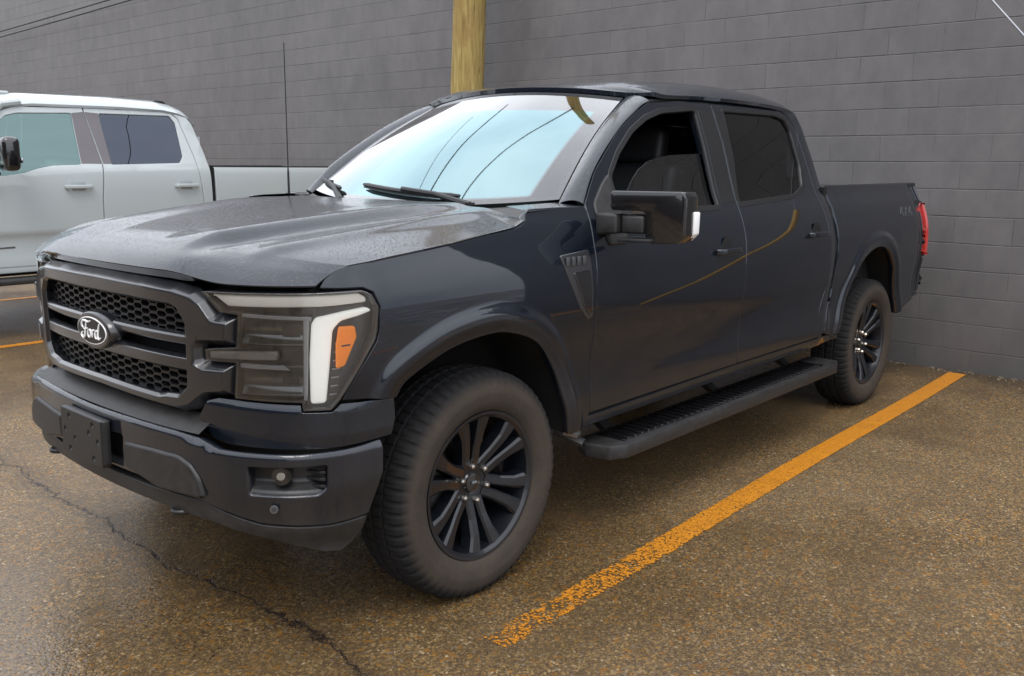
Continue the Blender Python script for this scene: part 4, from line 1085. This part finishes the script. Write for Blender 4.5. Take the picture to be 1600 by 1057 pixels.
# black tube painting the shade under the hood's side edge
for sg in (1, -1):
    m = MB(); P = [hood_fn(np.array([u]), np.array([.985]))[0] for u in np.linspace(.02, 1, 24)]
    m.tube([(p[0]-.01, sg*(p[1]-.032), p[2]-.034) for p in P], .014, 6); m.build('hood_gap_shade', M['void'], truck)

# ---- mirrors
for sg in (1, -1):
    m = MB()
    Lp = [(1.035, 1.450), (1.30, 1.450), (1.312, 1.43), (1.312, 1.285), (1.285, 1.255), (1.185, 1.252), (1.165, 1.275), (1.165, 1.362), (1.150, 1.375), (1.035, 1.375), (1.028, 1.39), (1.028, 1.44)]
    m.prism([(sg*a, b) for a, b in Lp], 0, -.745, -.650, bev=.016, seg=3)
    for v in m.bm.verts:   # sweep the outer end back, pull the leading face round
        v.co.x -= .30*(abs(v.co.y)-1.03)
    mr = m.build('mirror', M['cap'], truck, angle=40)
    m = MB(); m.prism([(sg*.955, 1.362), (sg*1.055, 1.360), (sg*1.055, 1.285), (sg*.955, 1.275)], 0, -.74, -.655, bev=.010, seg=3)
    m.prism([(sg*1.060, 1.358), (sg*1.160, 1.356), (sg*1.160, 1.288), (sg*1.060, 1.286)], 0, -.765, -.680, bev=.010, seg=3)
    m.build('mirror_arm', M['trimdust'], mr, angle=40)
    m = MB(); m.prism([(sg*1.05, 1.268), (sg*1.20, 1.270), (sg*1.20, 1.258), (sg*1.05, 1.252)], 0, -.79, -.67, bev=.004); m.build('mirror_foot', M['trimdust'], mr)
    m = MB(); m.prism([(sg*1.306, 1.375), (sg*1.320, 1.372), (sg*1.318, 1.29), (sg*1.290, 1.262), (sg*1.280, 1.266), (sg*1.304, 1.295)], 0, -.835, -.795, bev=.004); m.build('mirror_lamp', M['white_letter'], mr)
    m = MB(); m.prism([(sg*1.05, 1.44), (sg*1.30, 1.44), (sg*1.30, 1.27), (sg*1.18, 1.26), (sg*1.05, 1.38)], 0, -.745, -.741)
    for v in m.bm.verts: v.co.x -= .30*(abs(v.co.y)-1.03)+.004
    m.build('mirror_glass', M['chrome'], mr)
    if sg < 0: mr.location.z -= .065; mr.location.x -= .05

# ---- bed, tailgate, rear bumper, underbody
m = MB(); m.box((-3.83, 0, .80), (1.72, 1.6, .06)); m.box((-2.985, 0, 1.11), (.03, 1.6, .62)); bed = m.build('bed_floor', M['under'], truck)
m = MB(); m.box((-4.70, 0, 1.10), (.08, 1.58, .62), bev=.02); m.build('tailgate', M['paint'], truck)
m = MB(); m.prism([(-4.62, .58), (-4.88, .60), (-4.90, .68), (-4.86, .74), (-4.62, .74)], 1, -.80, .80, bev=.02); m.build('rear_bumper', M['trim'], truck)
m = MB(); m.box((-1.9, 0, .56), (5.3, 1.28, .20)); m.box((-1.8, .80, .58), (2.2, .25, .12)); m.box((-1.8, -.80, .58), (2.2, .25, .12))
m.box((.12, 0, .92), (1.1, 1.16, .50)); m.box((-3.66, 0, .40), (.12, 1.3, .12)); m.box((0, 0, .38), (.10, 1.3, .10))  # first box is an unseen filler that stops light leaking through the nose
m.lathe([(-.17, .001), (-.15, .12), (0, .15), (.15, .12), (.17, .001)], 24, center=(-3.66, 0, .40)); m.box((-4.25, 0, .62), (.8, 1.3, .12))
m.build('chassis', M['under'], truck)
for sg in (1, -1):
    for cx, cz, rad, arch in ((-.02, .44, .50, arch_f_s), (-3.62, .50, .52, arch_r_s)):
        V = []; F = []; n = len(arch); ys = (.975, .90, .70, .60)
        for (x, z) in arch:
            x2, z2 = cx+(x-cx)*1.03, cz+(z-cz)*1.03
            for y in ys: V.append((x2, sg*y, z2))
        for i in range(n-1):
            for j in range(3): F.append((i*4+j, (i+1)*4+j, (i+1)*4+j+1, i*4+j+1))
        b_ = len(V); V.append((cx, sg*.60, cz-.02)); F += [(i*4+3, (i+1)*4+3, b_) for i in range(n-1)]
        link('wheel_arch_liner', from_arrays(V, F), M['under'], truck)
# suspension glimpsed ahead of the running board
m = MB(); m.tube([(-.50, .93, .50), (-.56, .95, .475), (-.60, .93, .47)], .018, 8); m.tube([(-.62, .80, .45), (-.66, .92, .41)], .02, 8); m.build('step_bracket', M['steel'], truck)

# ---- running boards
for sg in (1, -1):
    m = MB()
    m.prism([(-.700, sg*.86), (-.655, sg*.93), (-.690, sg*1.035), (-.760, sg*1.072), (-2.93, sg*1.072), (-3.01, sg*1.04), (-3.02, sg*.90), (-2.98, sg*.86)], 2, .352, .412, bev=.007, seg=2)
    rb = m.build('running_board', M['trimdust'], truck, angle=40)
    m = MB()
    m.box((-1.80, sg*.965, .4135), (2.02, .150, .004), bev=.001)
    for k in range(38):
        x = -.83-.052*k
        m.box((x, sg*.965, .418), (.026, .138, .010), bev=.003)
    m.build('tread_pad', M['cap'], rb)
    for x in (-.95, -1.9, -2.75):
        m = MB(); m.prism([(.70, .50), (.90, .36), (.90, .345), (.68, .46)] if sg > 0 else [(-.70, .50), (-.90, .36), (-.90, .345), (-.68, .46)], 0, x-.03, x+.03)
        m.build('board_bracket', M['under'], rb)

# ---- 4X4 decal on the bed side, one piece per character
def dec(lines, name, parent, w=.010):
    dm = MB()
    for pts in lines:
        for a, b in zip(pts, pts[1:]):
            P = [(a[0]+(b[0]-a[0])*k/3, a[1]+(b[1]-a[1])*k/3) for k in range(4)]
            dm.tube([(x, float(side_fn(.0)(np.array([x]), np.array([z]))[0, 1])-.0035, z) for x, z in P], w*.5+.002, 6)
    return dm.build(name, M['decal'], parent)
four = lambda x0: [[(x0-.048, 1.222), (x0-.048, 1.282), (x0, 1.240), (x0-.064, 1.240)]]
dcl = dec(four(-4.06), 'four_wheel_drive_decal', truck)
dec([[(-4.145, 1.222), (-4.200, 1.282)], [(-4.200, 1.222), (-4.145, 1.282)]], 'letter', dcl); dec(four(-4.225), 'letter', dcl)

# ---- cab interior
m = MB(); m.box((-1.75, 0, .66), (2.3, 1.72, .04)); m.box((-.62, 0, 1.0), (.06, 1.66, .70)); m.build('cab_floor', M['interior'], truck)
m = MB(); m.prism([(-.55, 1.35), (-.80, 1.372), (-.98, 1.36), (-1.04, 1.30), (-1.02, 1.10), (-.60, 1.0)], 1, -.80, .80, bev=.02); dash = m.build('dashboard', M['interior'], truck)
m = MB(); m.box((-1.055, -.02, 1.26), (.02, .34, .16), bev=.006); m.build('screen', M['gloss'], dash)
m = MB(); ca = [Vector((-1.22+.055*math.sin(a)*1.0, .40+.19*math.cos(a), 1.22+.18*math.sin(a))) for a in np.linspace(0, 2*math.pi, 33)]
m.tube(ca, .015, 8, caps=False); m.tube([(-1.05, .40, 1.20), (-1.20, .40, 1.215)], .035, 12); m.box((-1.215, .40, 1.22), (.03, .30, .035), bev=.008); m.build('steering_wheel', M['interior'], truck)
def seat(x, y, w):
    m = MB(); m.box((x-.02, y, .93), (.50, w, .16), bev=.045, seg=4)
    s_ = m.build('seat', M['cloth'], truck, angle=60)
    m = MB(); m.box((x-.30, y, 1.26), (.15, w*.96, .60), rot=Matrix.Rotation(R(-14), 3, 'Y'), bev=.05, seg=4); m.build('seat_back', M['cloth'], s_, angle=60)
    m = MB(); m.box((x-.40, y, 1.640), (.10, .27 if w < .8 else .25, .18), rot=Matrix.Rotation(R(-10), 3, 'Y'), bev=.04, seg=4); m.tube([(x-.385, y-.06, 1.5), (x-.392, y-.06, 1.6)], .007, 8); m.tube([(x-.385, y+.06, 1.5), (x-.392, y+.06, 1.6)], .007, 8)
    m.build('headrest', M['cloth'], s_, angle=60)
seat(-1.42, .40, .54); seat(-1.42, -.40, .54); seat(-2.40, 0, 1.40)
for sg in (1, -1):
    m = MB(); m.box((-1.2, sg*.90, .98), (1.1, .05, .68), bev=.01); m.box((-2.35, sg*.90, .98), (.95, .05, .68), bev=.01); m.box((-1.35, sg*.865, 1.12), (.45, .06, .06), bev=.02)
    m.build('door_card', M['interior'], truck)
m = MB(); m.tube([(-1.12, 0, 1.83), (-1.10, 0, 1.79)], .008, 6); m.box((-1.14, 0, 1.775), (.03, .24, .06), bev=.015); m.build('rear_view_mirror', M['gloss'], truck)

# ---- wheels
def make_wheel():
    m = MB(); m.lathe([(-.10, .001), (-.10, .06), (-.06, .07), (-.045, .165), (-.020, .165), (-.012, .08), (.02, .07), (.02, .001)], 48)
    hub = m.build('wheel', M['disc'], truck)
    # tyre with moulded shoulder lugs and grooves
    prof = [(-.100, .262), (-.122, .275), (-.136, .305), (-.140, .340), (-.136, .372), (-.126, .395), (-.113, .409), (-.095, .4155), (-.062, .4185), (-.058, .4100), (-.050, .4100), (-.046, .4195), (-.010, .4205), (-.006, .4115), (.006, .4115), (.010, .4205), (.046, .4195), (.050, .4100), (.058, .4100), (.062, .4185), (.095, .4155), (.113, .409), (.126, .395), (.136, .372), (.1395, .352), (.1405, .345), (.1410, .338), (.1395, .331), (.1385, .315), (.134, .300), (.126, .284), (.118, .276), (.112, .272), (.100, .262)]
    n = 384; V = []; F = []
    for (h, r) in prof:
        for k in range(n):
            a = 2*math.pi*k/n; rr_ = r; hh = h if h > 0 else h*.80; ph = k % 6
            if r > .37:
                s_ = 1 if h > 0 else -1
                if .09 <= abs(h) < .132 and ph in (0, 1): rr_ = r-.008*(1 if abs(h) < .128 else .35)
                elif .055 < abs(h) < .09 and ph == 3: rr_ = r-.005
                elif abs(h) < .05 and r > .414 and (k+(3 if h > 0 else 0)) % 6 == 0: rr_ = r-.006
            V.append((rr_*math.cos(a), hh, rr_*math.sin(a)))
    for i in range(len(prof)-1):
        for k in range(n): F.append((i*n+k, i*n+(k+1) % n, (i+1)*n+(k+1) % n, (i+1)*n+k))
    me = from_arrays(V, F)
    bm_ = bmesh.new(); bm_.from_mesh(me); bmesh.ops.recalc_face_normals(bm_, faces=bm_.faces); bm_.to_mesh(me); bm_.free()
    me.set_sharp_from_angle(angle=R(32))
    link('tyre', me, M['tyre'], hub)
    # rim: barrel, lip and six pairs of spokes
    m = MB(); m.lathe([(.098, .262), (.112, .266), (.118, .274), (.121, .272), (.120, .262), (.110, .250), (.080, .243), (.0, .232), (-.09, .236), (-.105, .262), (-.10, .266)], 96)
    yh, yo = .064, .108
    m.lathe([(.030, .001), (yh+.002, .001), (yh+.002, .036), (yh-.004, .040), (yh, .052), (yh, .088), (yh-.012, .094), (.02, .090)], 60)
    for k in range(6):
        th = R(37+60*k)
        for sd_ in (-1, 1):
            # bar runs from hub to lip, kinked outwards near the rim
            def pt(rad, lat, y):
                cx, cz = math.cos(th), math.sin(th); return Vector((-(cx*rad-cz*lat*sd_), y, cz*rad+cx*lat*sd_))
            st = [(.060, .022, yh, .020), (.130, .0270, yh+.016, .0195), (.190, .0370, yh+.032, .0225), (.252, .056, yo, .034)]
            for (r0, l0, y0, w0), (r1, l1, y1, w1) in zip(st, st[1:]):
                def ring(r_, l_, y_, w_): return [pt(r_, l_-w_, y_-.003), pt(r_, l_+w_, y_-.003), pt(r_, l_+w_*1.25, y_-.045), pt(r_, l_-w_*1.25, y_-.045)]
                def top(r_, l_, y_, w_): return [pt(r_, l_-w_*.62, y_+.004), pt(r_, l_+w_*.62, y_+.004)]
                A, B = ring(r0, l0, y0, w0), ring(r1, l1, y1, w1); TA, TB = top(r0, l0, y0, w0), top(r1, l1, y1, w1)
                pa = [TA[0], TA[1], A[1], A[2], A[3], A[0]]; pb_ = [TB[0], TB[1], B[1], B[2], B[3], B[0]]
                va = [m.bm.verts.new(p) for p in pa]; vb_ = [m.bm.verts.new(p) for p in pb_]
                for i in range(6): m.bm.faces.new((va[i], va[(i+1) % 6], vb_[(i+1) % 6], vb_[i]))
                m.bm.faces.new(va[::-1]); m.bm.faces.new(vb_)
    bmesh.ops.recalc_face_normals(m.bm, faces=m.bm.faces)
    me = bpy.data.meshes.new('rim'); m.bm.to_mesh(me); m.bm.free(); me.polygons.foreach_set('use_smooth', [True]*len(me.polygons)); me.set_sharp_from_angle(angle=R(28))
    link('rim', me, M['rim'], hub)
    for k in range(6):
        th = R(37+60*k+3); x, z = -.0675*math.cos(th), .0675*math.sin(th)
        m = MB(); m.lathe([(yh-.004, .0125), (yh+.008, .012), (yh+.020, .0105), (yh+.025, .006), (yh+.026, .001)], 6, center=(x, 0, z)); m.build('lug_nut', M['lug'], hub)
    m = MB(); m.lathe([(yh, .036), (yh+.006, .034), (yh+.008, .026), (yh+.008, .001)], 40); m.build('centre_cap', M['gloss'], hub)
    m = MB(); m.tube([(-.012, yh+.009, 0), (.012, yh+.009, 0)], [.007, .007], 12); m.build('cap_mark', M['badge'], hub)
    m = MB(); m.prism([(.09, .06), (.175, .08), (.185, 0), (.175, -.08), (.09, -.06)], 1, -.07, .012, bev=.01); m.build('brake_caliper', M['steel'], hub)
    return hub
def children(o): return [c for c in bpy.data.objects if c.parent is o]
def copy_tree(o, parent):
    c = o.copy(); COL.objects.link(c); c.parent = parent; c.matrix_parent_inverse = o.matrix_parent_inverse.copy()
    for ch in children(o): copy_tree(ch, c)
    return c
W0 = make_wheel()
W0.location = (0, .848, .412)
WP = [(-3.694, .848, 0), (0, -.848, math.pi), (-3.694, -.848, math.pi)]
for (x, y, a) in WP:
    c = copy_tree(W0, truck); c.location = (x, y, .412); c.rotation_euler = (0, 0, a)
    if a == 0: pass

# ================================================================= PALE PICKUP TRUCK behind
YW = -5.5
white = empty('pickup_truck', (-2.1, -6.52, 0), 'pale grey-green crew cab pickup truck parked beyond the dark one', 'pickup truck')
w_y = mono([.45, .55, .65, .70, .80, .88, .93, 1.1, 1.3, 1.42, 1.48, 1.52, 1.6, 1.8, 1.95, 2.03, 2.08, 2.12], [-.05, -.012, -.004, -.012, -.016, -.006, .006, .010, .006, -.006, -.022, -.045, -.085, -.175, -.245, -.275, -.31, -.38])
def wside(off=0.0, mir=False):
    def fn(x, z):
        P = np.stack([x, z], 1); df = np.minimum(dist_poly(P, war_f, False), dist_poly(P, war_r, False))
        y = YW+w_y(z)+off+.03*(1-smooth(.05, .09, df))-.25*smooth(.95, 1.35, x)**2
        return np.stack([x, y, z], 1)
    return fn
war_f = catmull([(1.02, .55), (.98, .80), (.80, 1.0), (.50, 1.08), (.20, 1.0), (.02, .80), (-.02, .55)], 5)
war_r = war_f+np.array([-4.08, 0])
CY = -6.52
def wpanel(name, out, off, mat, parent, **k):
    r_o = []
    for mir in (False, True):
        fn = wside(off)
        g = (lambda x, z, fn=fn: fn(x, z)*[1, -1, 1]+np.array([0, 2*CY, 0])) if mir else fn
        r_o.append(panel(name, out, g, mat, parent[1 if mir else 0] if isinstance(parent, list) else parent, sign=1 if mir else -1, **k))
    return r_o
WD1 = [(-.32, .62), (-.30, 1.1), (-.34, 1.36), (-.50, 1.52), (-.78, 1.86), (-.92, 1.975), (-1.05, 2.02), (-1.655, 2.035), (-1.70, 1.52), (-1.66, 1.2), (-1.645, .62)]
WW1 = [(-.60, 1.40), (-.80, 1.41), (-.98, 1.435), (-1.10, 1.475), (-1.24, 1.505), (-1.51, 1.515), (-1.545, 1.985), (-1.06, 1.965), (-.96, 1.94), (-.86, 1.86), (-.60, 1.56)]
WD2 = [(-1.655, .62), (-1.672, 1.2), (-1.712, 1.52), (-1.668, 2.035), (-2.40, 2.04), (-2.54, 2.02), (-2.60, 1.97), (-2.66, 1.6), (-2.67, 1.45), (-2.69, 1.2), (-2.69, .95), (-2.60, .62)]
WW2 = [(-1.79, 1.515), (-2.49, 1.535), (-2.545, 1.60), (-2.565, 1.93), (-2.52, 2.0), (-1.80, 1.992)]
wd1 = wpanel('door', WD1, 0, M['white'], white, step=.05, thick=.04, bevel=.004, holes=[WW1])
wd2 = wpanel('door', WD2, 0, M['white'], white, step=.05, thick=.04, bevel=.004, holes=[WW2])
wpanel('window', WW1, -.014, M['wclear'], wd1, step=.08, thick=.004, bevel=.001)
wpanel('window', WW2, -.014, M['wtint'], wd2, step=.08, thick=.004, bevel=.001)
pur = simple('dark_plum_grey_pillar_cover', (.10, .088, .098), .35, coat=.4)
wpanel('pillar_cover', [(-1.512, 1.522), (-1.698, 1.522), (-1.660, 2.0), (-1.545, 1.985)], .003, pur, wd1, step=.08, thick=.01, bevel=.002)
wpanel('pillar_cover', [(-1.715, 1.522), (-1.792, 1.522), (-1.795, 1.992), (-1.672, 2.0)], .003, pur, wd2, step=.08, thick=.01, bevel=.002)
for i, sg in ((0, 1), (1, -1)):
    for dd, x0, x1 in ((wd1[i], -1.315, -1.575), (wd2[i], -2.385, -2.645)):
        yy = YW+.008; T = lambda y: y if sg > 0 else 2*CY-y
        m = MB(); m.prism([(x0, T(yy)), (x0-.02, T(yy+.045)), (x1+.02, T(yy+.045)), (x1, T(yy)), (x1+.035, T(yy+.02)), (x0-.035, T(yy+.02))], 2, 1.297, 1.330, bev=.006, seg=3); m.build('handle', M['white'], dd, angle=50)
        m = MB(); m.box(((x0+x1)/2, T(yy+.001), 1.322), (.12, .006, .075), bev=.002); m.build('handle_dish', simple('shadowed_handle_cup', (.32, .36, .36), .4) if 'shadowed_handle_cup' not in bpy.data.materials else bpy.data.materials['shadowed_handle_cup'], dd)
wpanel('cab_corner', [(-2.60, .62), (-2.70, .95), (-2.70, 1.2), (-2.68, 1.45), (-2.67, 1.6), (-2.61, 1.97), (-2.55, 2.03), (-2.40, 2.05), (-2.56, 2.085), (-2.66, 2.05), (-2.74, 1.93), (-2.79, 1.63), (-2.80, 1.49), (-2.80, 1.2), (-2.80, .62)], 0, M['white'], white, step=.04, thick=.06, bevel=.005)
wpanel('fender', [(-.31, .62), (-.29, 1.1), (-.33, 1.36), (-.36, 1.43), (.30, 1.42), (1.0, 1.38), (1.32, 1.30), (1.36, 1.0), (1.34, .70), (1.08, .66)]+[tuple(p) for p in war_f]+[(-.06, .60)], 0, M['white'], white, step=.05, thick=.04, bevel=.005)
wpanel('bed_side', [(-2.845, 1.495), (-2.85, 1.2), (-2.85, .62), (-3.05, .60)]+[tuple(p) for p in war_r[::-1]]+[(-3.0, .60)][:0]+[(-4.6, .62), (-4.95, .68), (-4.98, 1.45), (-4.95, 1.495)], 0, M['white'], white, step=.05, thick=.04, bevel=.006) if False else None
ob = [(-2.845, 1.495), (-2.85, 1.2), (-2.85, .62), (-3.04, .60)]+[tuple(p) for p in war_r[::-1]]+[(-3.12, .6)][:0]
ob = [(-2.845, 1.495), (-2.85, 1.2), (-2.85, .62)]+[tuple(p) for p in war_r[::-1]]+[(-3.2, .6)][:0]+[(-4.95, .66), (-4.98, 1.0), (-4.98, 1.45), (-4.95, 1.495)]
ob = [(-2.845, 1.495), (-2.85, 1.2), (-2.85, .62)]+[tuple(p) for p in war_r if p[1] > .56][::-1][:0]
# bed side: front piece, arch from front (x=-3.06) to rear (x=-4.1)
ob += [tuple(p) for p in war_r[np.argsort(-war_r[:, 0], kind='stable')]]+[(-4.30, .60), (-4.95, .66), (-4.98, 1.0), (-4.98, 1.45), (-4.95, 1.495)]
wb = wpanel('bed_side', ob, 0, M['white'], white, step=.05, thick=.04, bevel=.006)
for i, sg in ((0, 1), (1, -1)):
    T = lambda y: y if sg > 0 else 2*CY-y
    m = MB(); m.prism([(-2.85, T(YW-.035)), (-4.97, T(YW-.035)), (-4.97, T(YW-.14)), (-2.85, T(YW-.14))], 2, 1.488, 1.506, bev=.004); m.build('bed_rail_cap', M['trim'], wb[i])
    m = MB(); m.box((-2.822, T(YW-.06), 1.06), (.035, .10, .86)); m.build('bed_gap_shade', M['void'], white)  # the black box paints the shade in the cab-to-bed gap
    m = MB(); m.box((-1.5, T(YW-.05), .60), (2.5, .08, .07), bev=.01); m.build('rocker_panel', M['white'], white)
    m = MB(); m.box((-1.45, T(YW+.02), .50), (2.2, .22, .05), bev=.012); m.build('running_board', M['trimdust'], white)
    # door mirror
    m = MB(); m.box((-.80, T(YW+.20), 1.60), (.14, .20, .29), bev=.05, seg=4); wmr = m.build('mirror', M['gloss'], white, angle=50)
    m = MB(); m.box((-.66, T(YW+.06), 1.47), (.07, .16, .05), bev=.015); m.build('mirror_arm', M['trim'], wmr)
    m = MB(); m.box((-.875, T(YW+.235), 1.545), (.012, .09, .045), bev=.004); m.build('mirror_lamp', M['chrome'], wmr)
wpanel('lower_badge', [(-.55, .795), (-.86, .80), (-.86, .785), (-.55, .78)], .004, M['badge'], wd1, step=.08, thick=.01, bevel=.002)
# roof, hood, nose, bed
def wroof(u, t):
    a = np.abs(t); x = -.92-1.86*u
    z = np.interp(x, [-2.78, -2.70, -2.60, -2.45, -2.0, -1.2, -1.0, -.92], [2.00, 2.075, 2.11, 2.135, 2.145, 2.135, 2.11, 2.07])-.105*a**6
    return np.stack([x, CY+t*(.745), z], 1)
wr = grid('roof', wroof, np.linspace(0, 1, 60), np.linspace(-1, 1, 60), M['white'], white, thick=.03)
for x, y in ((-1.05, CY+.45), (-1.05, CY-.45), (-1.05, CY)):
    m = MB(); m.box((x, y, 2.15), (.13, .10, .035), bev=.014, seg=3); m.build('roof_marker', M['white'], wr)
m = MB(); m.prism([(-2.42, 2.14), (-2.52, 2.165), (-2.60, 2.16), (-2.66, 2.11)], 1, CY+.42, CY+.50, bev=.01); m.build('roof_antenna', M['trim'], wr)
def whood(u, t): x = -.35+1.7*u; return np.stack([x, CY+t*.96, 1.47-.05*u-.08*np.abs(t)**4-.14*smooth(.9, 1, u)], 1)
grid('hood', whood, np.linspace(0, 1, 30), np.linspace(-1, 1, 30), M['white'], white, thick=.03)
def wwind(t, v): return np.stack([-.36-.56*v, CY+t*(.90-.17*v), 1.47+.60*v], 1)
grid('windshield', wwind, np.linspace(-1, 1, 20), np.linspace(0, 1, 12), M['wclear'], white)
for sg in (1, -1):
    m = MB(); m.tube([(-.34, CY+sg*.95, 1.44), (-.62, CY+sg*.89, 1.72), (-.93, CY+sg*.76, 2.03), (-1.1, CY+sg*.745, 2.06)], .035, 8); m.build('windshield_pillar', M['white'], white)
m = MB(); m.box((1.40, CY, 1.0), (.14, 1.7, .62), bev=.04); m.box((1.46, CY, .62), (.22, 1.95, .26), bev=.05); wf = m.build('front_end', M['white'], white)
m = MB(); m.box((1.475, CY, 1.08), (.03, 1.1, .40), bev=.01); m.build('grille', M['trim'], wf)
for sg in (1, -1):
    m = MB(); m.box((1.47, CY+sg*.74, 1.08), (.05, .26, .34), bev=.02); m.build('headlight', M['lampgrey'], wf)
m = MB(); m.box((-3.9, CY, .85), (2.1, 1.7, .06)); m.box((-2.86, CY, 1.15), (.03, 1.7, .6)); m.box((-4.95, CY, 1.1), (.07, 1.75, .66), bev=.02); m.box((-5.0, CY, .62), (.12, 1.9, .16), bev=.03); m.build('bed_floor', M['white'], white)
m = MB(); m.box((-2.77, CY, 1.35), (.04, 1.7, .9)); m.box((-1.5, CY, .68), (2.5, 1.7, .05)); m.build('cab_rear_wall', M['white'], white)
m = MB(); m.box((-1.8, CY, .58), (6.2, 1.1, .18)); m.build('chassis', M['under'], white)
m = MB(); m.prism([(-.40, 1.42), (-.75, 1.44), (-.80, 1.2), (-.40, 1.0)], 1, CY-.85, CY+.85); m.build('dashboard', M['interior'], white)
for y in (CY+.42, CY-.42):
    for x in (-1.35, -2.3):
        m = MB(); m.box((x, y, 1.0), (.5, .56, .15), bev=.04); s_ = m.build('seat', M['cloth'], white)
        m = MB(); m.box((x-.28, y, 1.33), (.15, .54, .6), rot=Matrix.Rotation(R(-14), 3, 'Y'), bev=.05, seg=3); m.build('seat_back', M['cloth'], s_)
        m = MB(); m.box((x-.38, y, 1.72), (.10, .27, .18), bev=.04, seg=3); m.build('headrest', M['cloth'], s_)
m = MB(); ca = [Vector((-1.08+.06*math.sin(a), CY+.42+.19*math.cos(a), 1.40+.18*math.sin(a))) for a in np.linspace(0, 2*math.pi, 33)]
m.tube(ca, .015, 8, caps=False); m.build('steering_wheel', M['interior'], white)
for (x, y, a) in ((.50, CY+.85, 0), (-3.58, CY+.85, 0), (.50, CY-.85, math.pi), (-3.58, CY-.85, math.pi)):
    c = copy_tree(W0, white); c.matrix_parent_inverse = Matrix.Translation(-white.location); c.location = (x, y, .412); c.rotation_euler = (0, 0, a)

# ================================================================= far edge of the lot: a wood that reads as one mass
rt = random.Random(11); V = []; F = []
for i in range(18000):
    a = rt.uniform(-2.5, 1.8); rad = rt.uniform(62, 80); k = int((a+2.5)*9); hh = 4.2+1.4*math.sin(k*1.7)+.9*math.sin(k*.6+1)
    z = rt.random()**.8*hh; c = Vector((rad*math.cos(a), rad*math.sin(a), z)); sz = rt.uniform(.22, .5)
    n = Vector((rt.gauss(0, 1), rt.gauss(0, 1), rt.gauss(0, 1))).normalized(); t = n.orthogonal().normalized(); b = n.cross(t); b0 = len(V)
    V += [c+t*sz, c+b*sz, c-t*sz, c-b*sz*.8]; F.append((b0, b0+1, b0+2, b0+3))
tag(link('distant_wood', from_arrays(V, F, smooth=False), M['treeleaf']), 'distant wood along the far edge of the lot', 'wood', kind='stuff')

# ---- brick building added out of view to darken reflections in the truck's front
bl = empty('added_dark_building', (26, -8, 0), 'dark brick building added unseen across the lot to darken reflections', 'building')
m = MB(); m.box((27, -8, 3.4), (8, 46, 6.8)); bw = m.build('wall', M['brickfar'], bl, smooth=False)
m = MB(); m.box((27, -8, 6.92), (8.5, 46.5, .24), bev=.03); m.build('roof', M['trim'], bl)
for k in range(9):
    y = -28+5.0*k
    if k in (3, 6):
        m = MB(); m.box((22.96, y, 1.1), (.10, 1.1, 2.2), bev=.01); d = m.build('door', M['trim'], bl); m = MB(); m.box((22.88, y+.42, 1.05), (.06, .04, .14), bev=.01); m.build('handle', M['steel'], d)
        continue
    m = MB()
    for (cy, cz, sy, sz) in ((y-.95, 2.2, .1, 1.7), (y+.95, 2.2, .1, 1.7), (y, 3.0, 1.8, .1), (y, 1.4, 1.8, .1)): m.box((22.96, cy, cz), (.12, sy, sz))
    w_ = m.build('window', M['decal'], bl); m = MB(); m.box((22.985, y, 2.2), (.02, 1.8, 1.5)); m.build('pane', M['gloss'], w_)
